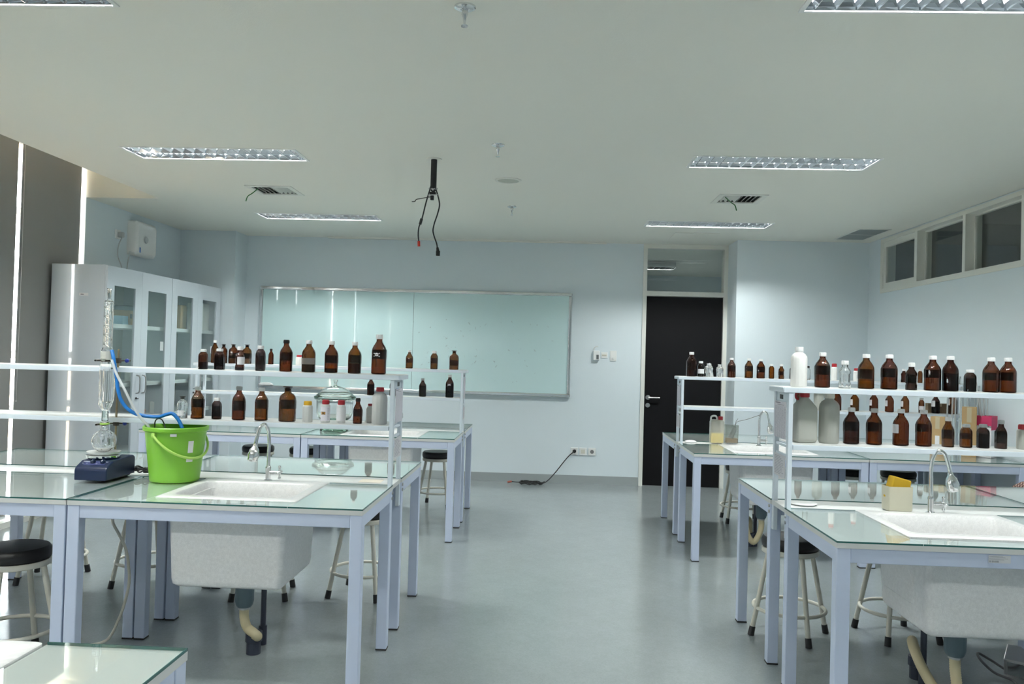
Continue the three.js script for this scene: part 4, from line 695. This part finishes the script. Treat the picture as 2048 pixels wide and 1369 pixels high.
// things behind the cabinet glass
const inCab = (name, gs, m, label, cat, x, y, z) => { const o = single(name, gs, m, label, cat); o.position.set(x, y, z); return o; };
{
  const t = thing('storage_jar', 'big brown jar with dark lid behind the first cabinet door', 'jar', [-3.83, 1.5795, -7.15]);
  obj('jar_body', [lathe([[0.001, 0], [0.09, 0], [0.1, 0.01], [0.105, 0.13], [0.001, 0.13]], 36)], M.card, t); obj('jar_lid', [lathe([[0.108, 0.13], [0.11, 0.135], [0.11, 0.165], [0.1, 0.172], [0.001, 0.172]], 36)], std(0.03, 0.06, 0.075, 0.4), t); obj('jar_label', [band(0.1042, 0.06, 0.1, 1.4, 0.3)], M.dark, t);
}
inCab('small_carton', [rb(0.09, 0.075, 0.09, 0, 0.0385, 0, 0.002), bx(0.092, 0.02, 0.092, 0, 0.012, 0)], M.skyBlue, 'small pale blue carton beside the brown jar in the cabinet', 'box', -3.75, 1.5795, -6.99);
inCab('dark_carton', [rb(0.12, 0.13, 0.16, 0, 0.066, 0, 0.002)], M.cardDark, 'dark brown carton behind the second cabinet door, top shelf', 'box', -3.85, 1.5795, -7.5);
inCab('kraft_roll', [rb(0.12, 0.24, 0.13, 0, 0.121, 0, 0.01)], M.card, 'upright tan carton behind the third cabinet door', 'box', -3.78, 1.5795, -8.16);
inCab('file_box', [rb(0.12, 0.24, 0.2, 0, 0.121, 0, 0.004)], M.cardDark, 'dark carton behind the tan carton in the third cabinet door', 'box', -3.88, 1.5795, -8.36);
inCab('white_carton', [rb(0.16, 0.29, 0.2, 0, 0.146, 0, 0.004)], M.white, 'tall white carton behind the fourth cabinet door', 'box', -3.8, 1.5795, -8.69);
inCab('white_canister', [lathe([[0.001, 0], [0.04, 0], [0.041, 0.003], [0.041, 0.1], [0.03, 0.112], [0.001, 0.112]], 28)], M.white, 'white canister low behind the second cabinet door', 'canister', -3.76, 0.7645, -7.66);
inCab('orange_bag', [loft([[0.001, 0.05, 0.07, 0.03], [0.03, 0.055, 0.075, 0.03], [0.055, 0.03, 0.05, 0.02]])], std(0.5, 0.16, 0.06, 0.6), 'orange packet beside the white canister in the cabinet', 'packet', -3.84, 0.7645, -7.52);
inCab('white_bottle', [lathe([[0.001, 0], [0.034, 0], [0.036, 0.004], [0.036, 0.08], [0.02, 0.1], [0.016, 0.11], [0.001, 0.11]], 28)], M.hdpe, 'white bottle on the middle shelf behind the first cabinet door', 'bottle', -3.76, 1.0745, -7.19);
for (const [y, z, w, h, l] of [[1.77, -7.0, 0.075, 0.05, 'small white note taped inside the first cabinet window, near its top'], [1.4, -7.63, 0.06, 0.085, 'upright white note taped in the second cabinet window'], [1.375, -8.62, 0.06, 0.075, 'white note taped in the fourth cabinet window']])
  single('taped_note', [bx(0.0006, h, w, -3.6165, y, z < -7.5 && z > -7.7 ? -7.49 : z)], M.label, l, 'paper note');

// ---------------------------------------------------------------- roller blinds
function blind(label, z0, z1, group) {
  const t = thing('roller_blind', label, 'roller blind', [-4.12, 0, (z0 + z1) / 2], 0, group), w = Math.abs(z0 - z1);
  obj('fabric', [span(-0.0015, 0.0015, 0.075, 2.95, -w / 2, w / 2)], M.blind, t); obj('bottom_bar', [rb(0.014, 0.028, w, 0, 0.064, 0, 0.004)], M.dull, t);
  obj('roller', [T(new THREE.CylinderGeometry(0.025, 0.025, w, 20).rotateX(Math.PI / 2), -0.02, 2.965, 0)], M.blind, t);
  obj('bead_chain', [tube([[0.006, 2.94, w / 2 - 0.022], [0.008, 1.6, w / 2 - 0.023], [0.006, 0.95, w / 2 - 0.022]], 0.002, 30, 6), T(new THREE.SphereGeometry(0.007, 10, 8), 0.006, 0.945, w / 2 - 0.022)], M.dull, t);
}
blind('dark grey roller blind between the bright gap and the white cabinets', -6.95, -6.15);
blind('dark grey roller blind on the camera side of the bright gap', -6.1, -5.22);
const hiddenBlinds = [[-5.17, -4.3], [-4.297, -3.05], [-2.93, -1.2], [-1.13, 0.55], [0.555, 2.55]];
for (const [a, b] of hiddenBlinds) blind('dark grey roller blind outside the picture, mirrored in the whiteboard', a, b, 'roller blinds outside the picture');

// ---------------------------------------------------------------- wall fittings
{
  const t = thing('whiteboard', 'long green-tinted glass whiteboard in a polished metal frame', 'whiteboard', [0, 0, ZW]);
  const x0 = -3.293, x1 = 0.236, y0 = 0.955, y1 = 2.115, f = 0.038;
  obj('glass_panel', [span(x0 + f, -1.541, y0 + f, y1 - f, 0.012, 0.03)], M.glassBoard, t); obj('glass_panel', [span(-1.538, x1 - f, y0 + f, y1 - f, 0.012, 0.03)], M.glassBoard, t);
  obj('backing', [span(x0 + 0.01, x1 - 0.01, y0 + 0.01, y1 - 0.01, 0.001, 0.012)], M.dark, t);
  for (const y of [y0 + f / 2, y1 - f / 2]) obj('frame_rail', [rb(x1 - x0, f, 0.045, (x0 + x1) / 2, y, 0.0235, 0.01, 3)], M.chrome, t);
  for (const x of [x0 + f / 2, x1 - f / 2]) obj('frame_rail', [rb(f, y1 - y0 - 2 * f, 0.045, x, (y0 + y1) / 2, 0.0235, 0.01, 3)], M.chrome, t);
  const sm = canvasTex(512, 192, (c, w, h) => { c.clearRect(0, 0, w, h); for (let i = 0; i < 60; i++) { const x = rnd() * w, y = rnd() * h; c.strokeStyle = `rgba(70,110,110,${0.1 + rnd() * 0.25})`; c.lineWidth = 1 + rnd() * 2; c.beginPath(); c.moveTo(x, y); c.lineTo(x + (rnd() - 0.5) * 14, y + (rnd() - 0.5) * 16); c.stroke(); } });
  const p = obj('pen_smudge', [new THREE.PlaneGeometry(1.6, 0.7)], std(1, 1, 1, 0.3, 0, { map: sm, transparent: true }), t); p.position.set(-0.75, 1.45, 0.0306);
}
single('board_eraser', [rb(0.09, 0.03, 0.03, -1.73, 1.008, ZW + 0.046, 0.006)], M.blue, 'small blue eraser on the lower rail of the whiteboard', 'eraser');
single('wiping_cloth', [loft([[0.9935, 0.08, 0.02, 0.018], [1.003, 0.085, 0.02, 0.018], [1.018, 0.06, 0.017, 0.015], [1.024, 0.02, 0.008, 0.007]]).translate(-3.19, 0, ZW + 0.04)], M.white, 'crumpled white cloth on the lower rail corner of the whiteboard', 'cloth');
for (const [x, kind, l] of [[0.518, 0, 'white thermostat box on the wall beside the whiteboard'], [0.607, 1, 'small white blank switch plate between thermostat and dimmer'], [0.706, 2, 'white wall plate with round dimmer knob']]) {
  const t = thing('wall_switch', l, 'switch', [x, kind ? 1.435 : 1.43, ZW]);
  if (!kind) { obj('box_cover', [rb(0.07, 0.105, 0.045, 0, 0, 0.0225, 0.006)], M.white, t); obj('display', [rb(0.026, 0.05, 0.002, 0.012, -0.018, 0.0455, 0.0005)], std(0.12, 0.13, 0.14, 0.4), t); obj('wire', [tube([[-0.025, 0.05, 0.02], [-0.022, 0.085, 0.02], [0.0, 0.1, 0.02], [0.02, 0.095, 0.006]], 0.0025, 30, 6)], M.cream, t); }
  else { obj('cover_plate', [rb(0.072, kind === 1 ? 0.065 : 0.115, 0.01, 0, kind === 1 ? 0.0 : -0.006, 0.005, 0.003)], M.white, t); if (kind === 1) obj('rocker', [rb(0.05, 0.018, 0.004, 0, 0, 0.0115, 0.0015)], M.cream, t); else obj('dimmer_knob', [cyl(0.015, 0.016, 0.014, 0, 0, 0).rotateX(Math.PI / 2).translate(0, -0.025, 0.017)], M.white, t); }
}
for (const [x, kind, l] of [[0.302, 0, 'low white wall socket with the black cable plugged in'], [0.398, 1, 'low white blank plate between the two sockets'], [0.497, 2, 'low white round-pin socket nearest the black door']]) {
  const t = thing('wall_socket', l, 'socket', [x, 0.358, ZW]); obj('cover_plate', [rb(0.082, 0.082, 0.012, 0, 0, 0.006, 0.003)], M.white, t);
  if (kind === 2) obj('socket_well', [lathe([[0.021, 0.001], [0.019, 0.001], [0.016, 0.0004], [0.001, 0.0004]], 28).rotateX(Math.PI / 2).translate(0, 0, 0.0122)], std(0.2, 0.2, 0.2, 0.5), t);
  if (kind === 1) obj('insert', [rb(0.045, 0.045, 0.002, 0, 0, 0.0125, 0.001)], M.cream, t);
}
{
  const p = [[0.302, 0.36, ZW + 0.05], [0.25, 0.32, ZW + 0.07], [0.19, 0.25, ZW + 0.08], [0.09, 0.12, ZW + 0.1], [0.0, 0.03, ZW + 0.14], [-0.05, 0.014, ZW + 0.17]];
  for (let i = 0; i < 46; i++) { const a = i * 0.55; p.push([-0.17 + Math.cos(a) * (0.1 + 0.05 * rnd()), 0.008 + 0.034 * rnd(), ZW + 0.2 + Math.sin(a) * 0.07]); }
  p.push([-0.34, 0.02, ZW + 0.17], [-0.38, 0.022, ZW + 0.16]);
  const t = thing('extension_cable', 'black cable coiled on the floor below the whiteboard and plugged into the wall', 'cable', [0, 0, 0]);
  obj('cord', [tube(p, 0.0055, 420, 8)], M.black, t); obj('plug', [cyl(0.018, 0.02, 0.035, 0, 0, 0, 20).rotateX(Math.PI / 2).translate(0.302, 0.36, ZW + 0.03)], M.black, t); obj('cable_end', [rod([-0.38, 0.022, ZW + 0.16], [-0.425, 0.016, ZW + 0.17], 0.011)], std(0.35, 0.09, 0.06, 0.5), t);
}
{
  const t = thing('wall_fan', 'square white wall-mounted fan box above the cabinets', 'wall fan', [XL, 2.44, -7.885]);
  obj('fan_case', [loft([[0, 0.19, 0.165, 0.02], [0.075, 0.19, 0.165, 0.03], [0.098, 0.17, 0.15, 0.035], [0.1, 0.162, 0.14, 0.05]]).rotateZ(-Math.PI / 2).rotateX(0)], M.hdpe, t);
  t.children[0].geometry = (() => { const g = loft([[0, 0.165, 0.2, 0.02], [0.075, 0.165, 0.2, 0.03], [0.096, 0.15, 0.185, 0.04], [0.1, 0.138, 0.17, 0.06], [0.09, 0.125, 0.155, 0.06], [0.084, 0.1, 0.13, 0.06]]); g.rotateZ(-Math.PI / 2); return g; })();
  obj('hub', [lathe([[0.001, 0.012], [0.03, 0.01], [0.036, 0], [0.001, 0]], 28).rotateZ(-Math.PI / 2).translate(0.084, 0, 0)], M.capGrey, t);
  obj('brand_flash', [span(0.1003, 0.1008, -0.14, -0.09, 0.13, 0.15)], M.blue, t);
}
{
  const t = thing('wall_socket', 'white wall socket with plugged adaptor beside the fan box', 'socket', [XL, 2.44, -7.5]);
  obj('cover_plate', [rb(0.012, 0.085, 0.085, 0.006, 0, 0, 0.003)], M.white, t); obj('plug', [rb(0.05, 0.05, 0.04, 0.037, -0.005, -0.005, 0.008)], M.capGrey, t);
  single('fan_cord', [tube([[XL + 0.05, 2.41, -7.5], [XL + 0.04, 2.33, -7.46], [XL + 0.03, 2.24, -7.47], [XL + 0.03, 2.16, -7.53], [XL + 0.04, 2.09, -7.57], [XL + 0.04, 2.12, -7.62], [XL + 0.04, 2.19, -7.635], [XL + 0.04, 2.3, -7.67]], 0.005, 80, 8), tube([[XL + 0.04, 2.13, -7.53], [XL + 0.05, 2.09, -7.56], [XL + 0.05, 2.075, -7.6], [XL + 0.045, 2.12, -7.61]], 0.005, 30, 8)], M.capGrey, 'grey looped cord between the wall socket and the fan box', 'cord');
}
// ---------------------------------------------------------------- ceiling fittings
for (const [x, z, l] of [[-0.346, -2.99, 'chrome sprinkler head nearest the top edge of the picture'], [-0.348, -4.96, 'chrome sprinkler head between the projector pole and the round speaker'], [-0.358, -7.02, 'chrome sprinkler head nearest the whiteboard']]) {
  const t = thing('sprinkler', l, 'sprinkler', [x, C, z]);
  obj('escutcheon', [lathe([[0.04, 0], [0.039, -0.006], [0.022, -0.014], [0.014, -0.012], [0.001, -0.01]], 32)], M.chrome, t); obj('nozzle', [lathe([[0.011, -0.01], [0.012, -0.03], [0.006, -0.045], [0.004, -0.07], [0.001, -0.07]], 20)], M.chrome, t); obj('deflector', [lathe([[0.001, -0.07], [0.014, -0.072], [0.013, -0.075], [0.001, -0.075]], 24)], M.chrome, t);
}
{ const t = thing('ceiling_speaker', 'flat round white ceiling speaker', 'speaker', [-0.338, C, -5.97]); obj('grille', [lathe([[0.078, -0.004], [0.05, -0.007], [0.001, -0.008]], 48)], std(0.5, 0.53, 0.47, 0.7), t); obj('rim', [lathe([[0.098, 0], [0.097, -0.005], [0.08, -0.008], [0.078, -0.003]], 48)], M.frame, t); }
for (const [x, s, l] of [[-2.25, 1, 'white ceiling air diffuser with green ribbon, above the cabinets side'], [1.455, -1, 'white ceiling air diffuser with green ribbon, towards the clerestory side']]) {
  const t = thing('air_diffuser', l, 'air diffuser', [x, C, -6.51]);
  obj('diffuser_frame', [span(-0.185, 0.185, -0.006, 0.004, 0.145, 0.185), span(-0.185, 0.185, -0.006, 0.004, -0.185, -0.145), span(-0.185, -0.145, -0.006, 0.004, -0.145, 0.145), span(0.145, 0.185, -0.006, 0.004, -0.145, 0.145)], M.frame, t);
  obj('duct', [span(-0.148, 0.148, 0.11, 0.115, -0.148, 0.148), span(-0.148, -0.146, 0, 0.11, -0.148, 0.148), span(0.146, 0.148, 0, 0.11, -0.148, 0.148), span(-0.146, 0.146, 0, 0.11, -0.148, -0.146), span(-0.146, 0.146, 0, 0.11, 0.146, 0.148)], M.dark, t);
  for (let i = 0; i < 8; i++) { const b = obj('blade', [rb(0.002, 0.038, 0.29, 0, 0, 0, 0.0008)], M.frame, t); b.position.set(-0.125 + i * 0.0357, 0.014, 0); b.rotation.z = i < 4 ? 0.7 : -0.7; }
  single('air_ribbon', [tube([[x - 0.12 * s, C, -6.45], [x - 0.16 * s, C - 0.04, -6.44], [x - 0.19 * s, C - 0.07, -6.42], [x - 0.2 * s, C - 0.11, -6.41]].map(p => s < 0 ? [p[0] - 0.24, p[1], p[2]] : p), 0.004, 30, 5)], M.ribbon, s > 0 ? 'green ribbon hanging from the diffuser on the cabinet side' : 'green ribbon hanging from the diffuser on the clerestory side', 'ribbon');
}
{ const t = thing('return_grille', 'pale slatted return-air grille in the ceiling corner', 'air grille', [3.02, C, -8.17]); obj('grille_frame', [span(-0.15, 0.15, -0.005, 0, 0.33, 0.345), span(-0.15, 0.15, -0.005, 0, -0.345, -0.33), span(-0.15, -0.135, -0.005, 0, -0.33, 0.33), span(0.135, 0.15, -0.005, 0, -0.33, 0.33), span(-0.135, 0.135, -0.005, 0, -0.006, 0.006)], M.frame, t); obj('grille_back', [span(-0.14, 0.14, -0.001, 0, -0.335, 0.335)], M.dark, t); for (let i = 0; i < 26; i++) { const b = obj('slat', [span(-0.135, 0.135, -0.004, -0.0012, -0.008, 0.008)], M.skirt, t); b.position.z = -0.32 + i * 0.0256; } }
single('access_panel', [rb(0.44, 0.006, 0.42, 1.45, C - 0.003, -8.5, 0.002)], M.ceiling, 'square ceiling access panel in front of the black door', 'access panel');
{
  const X = -0.795, Z = -5.354, t = thing('projector_mount', 'black projector pole hanging empty from the ceiling', 'projector mount', [X, C, Z]);
  obj('ceiling_flange', [cyl(0.05, 0.05, 0.006, 0, -0.003, 0, 32)], M.ceiling, t); obj('pole', [cyl(0.02, 0.02, 0.19, 0, -0.095, 0, 24)], M.black, t);
  obj('swivel_joint', [T(new THREE.SphereGeometry(0.02, 20, 14), 0, -0.2, 0), rb(0.04, 0.016, 0.03, -0.002, -0.228, 0, 0.003), rb(0.022, 0.03, 0.022, -0.006, -0.258, 0, 0.003)], M.black, t); obj('wing_bolt', [rod([-0.028, -0.2, 0.012], [0.03, -0.2, 0.012], 0.006), rod([-0.03, -0.242, 0.01], [0.03, -0.238, 0.01], 0.004), T(new THREE.SphereGeometry(0.008, 12, 8), 0, -0.205, 0.022)], M.dull, t);
  obj('mount_arm', [tube([[-0.01, -0.25, 0], [-0.07, -0.262, 0], [-0.112, -0.272, 0], [-0.118, -0.282, 0], [-0.14, -0.286, 0]], 0.003, 40, 6)], M.iron, t);
  const L = thing('hanging_cable', 'black cable with red plug dangling from the projector pole', 'cable', [0, 0, 0]);
  obj('cord', [tube([[-0.808, 2.5, Z + 0.02], [-0.829, 2.44, Z], [-0.844, 2.38, Z], [-0.858, 2.314, Z], [-0.868, 2.275, Z], [-0.883, 2.231, Z], [-0.886, 2.181, Z], [-0.881, 2.135, Z]], 0.0045, 80, 8)], M.black, L); obj('ferrite', [rod([-0.866, 2.288, Z], [-0.876, 2.25, Z], 0.0095)], M.black, L); obj('red_plug', [rod([-0.881, 2.14, Z], [-0.879, 2.105, Z], 0.009)], M.red, L);
  const R = thing('hanging_cable', 'longer black cable with black plug dangling from the projector pole', 'cable', [0, 0, 0]);
  obj('cord', [tube([[-0.782, 2.5, Z + 0.02], [-0.763, 2.441, Z], [-0.751, 2.382, Z], [-0.762, 2.322, Z], [-0.782, 2.256, Z], [-0.789, 2.209, Z], [-0.778, 2.167, Z], [-0.762, 2.124, Z], [-0.756, 2.09, Z]], 0.0045, 80, 8)], M.black, R); obj('plug', [rod([-0.757, 2.1, Z], [-0.753, 2.075, Z], 0.008, 0.011), rb(0.026, 0.034, 0.018, -0.752, 2.062, Z, 0.004)], M.black, R);
}
// ---------------------------------------------------------------- floor clutter by the picture edge
{
  const t = thing('power_block', 'silver and blue power block tilted on the floor by the picture edge', 'power block', [2.2, 0.068, -3.86], 0.95); t.rotation.z = 0.35;
  obj('block_case', [rb(0.12, 0.085, 0.16, 0, 0, 0, 0.006)], std(0.55, 0.55, 0.56, 0.3, 0.6), t); obj('front_plate', [rb(0.006, 0.07, 0.13, -0.062, 0, 0, 0.002)], M.chrome, t); obj('side_plate', [rb(0.1, 0.06, 0.004, 0, 0, 0.081, 0.002)], M.navy, t);
  single('floor_cable', [tube([[2.17, 0.05, -3.82], [2.13, 0.03, -3.86], [2.09, 0.045, -3.95], [2.04, 0.07, -3.96], [2.02, 0.06, -3.9], [2.06, 0.02, -3.86], [2.11, 0.009, -3.8], [2.08, 0.009, -3.72], [2.0, 0.009, -3.7], [1.98, 0.009, -3.6]], 0.006, 120, 8)], std(0.08, 0.08, 0.085, 0.5), 'dark grey cable loop beside the power block on the floor', 'cable');
}
{
  const t = thing('cloth_bag', 'brown patterned cloth bag cut by the picture edge', 'bag', [3.08, 0.0, -5.35]);
  const bt = dataTex(128, (i, j) => { const v = Math.sin(i * 0.35) * Math.sin(j * 0.4) + (rnd() - 0.5); return v > 0.35 ? [190, 170, 160] : v > -0.2 ? [120, 82, 70] : [70, 52, 52]; });
  obj('bag_body', [loft([[0.5, 0.11, 0.09, 0.05], [0.52, 0.125, 0.1, 0.06], [0.6, 0.13, 0.11, 0.06], [0.66, 0.105, 0.085, 0.06], [0.69, 0.06, 0.05, 0.04]])], std(0.9, 0.9, 0.9, 0.8, 0, { map: rep(bt, 5, 5) }), t);
  stool('round stool beneath the patterned cloth bag', 3.08, -5.35, 0.3);
}
renderer.render(scene, camera);
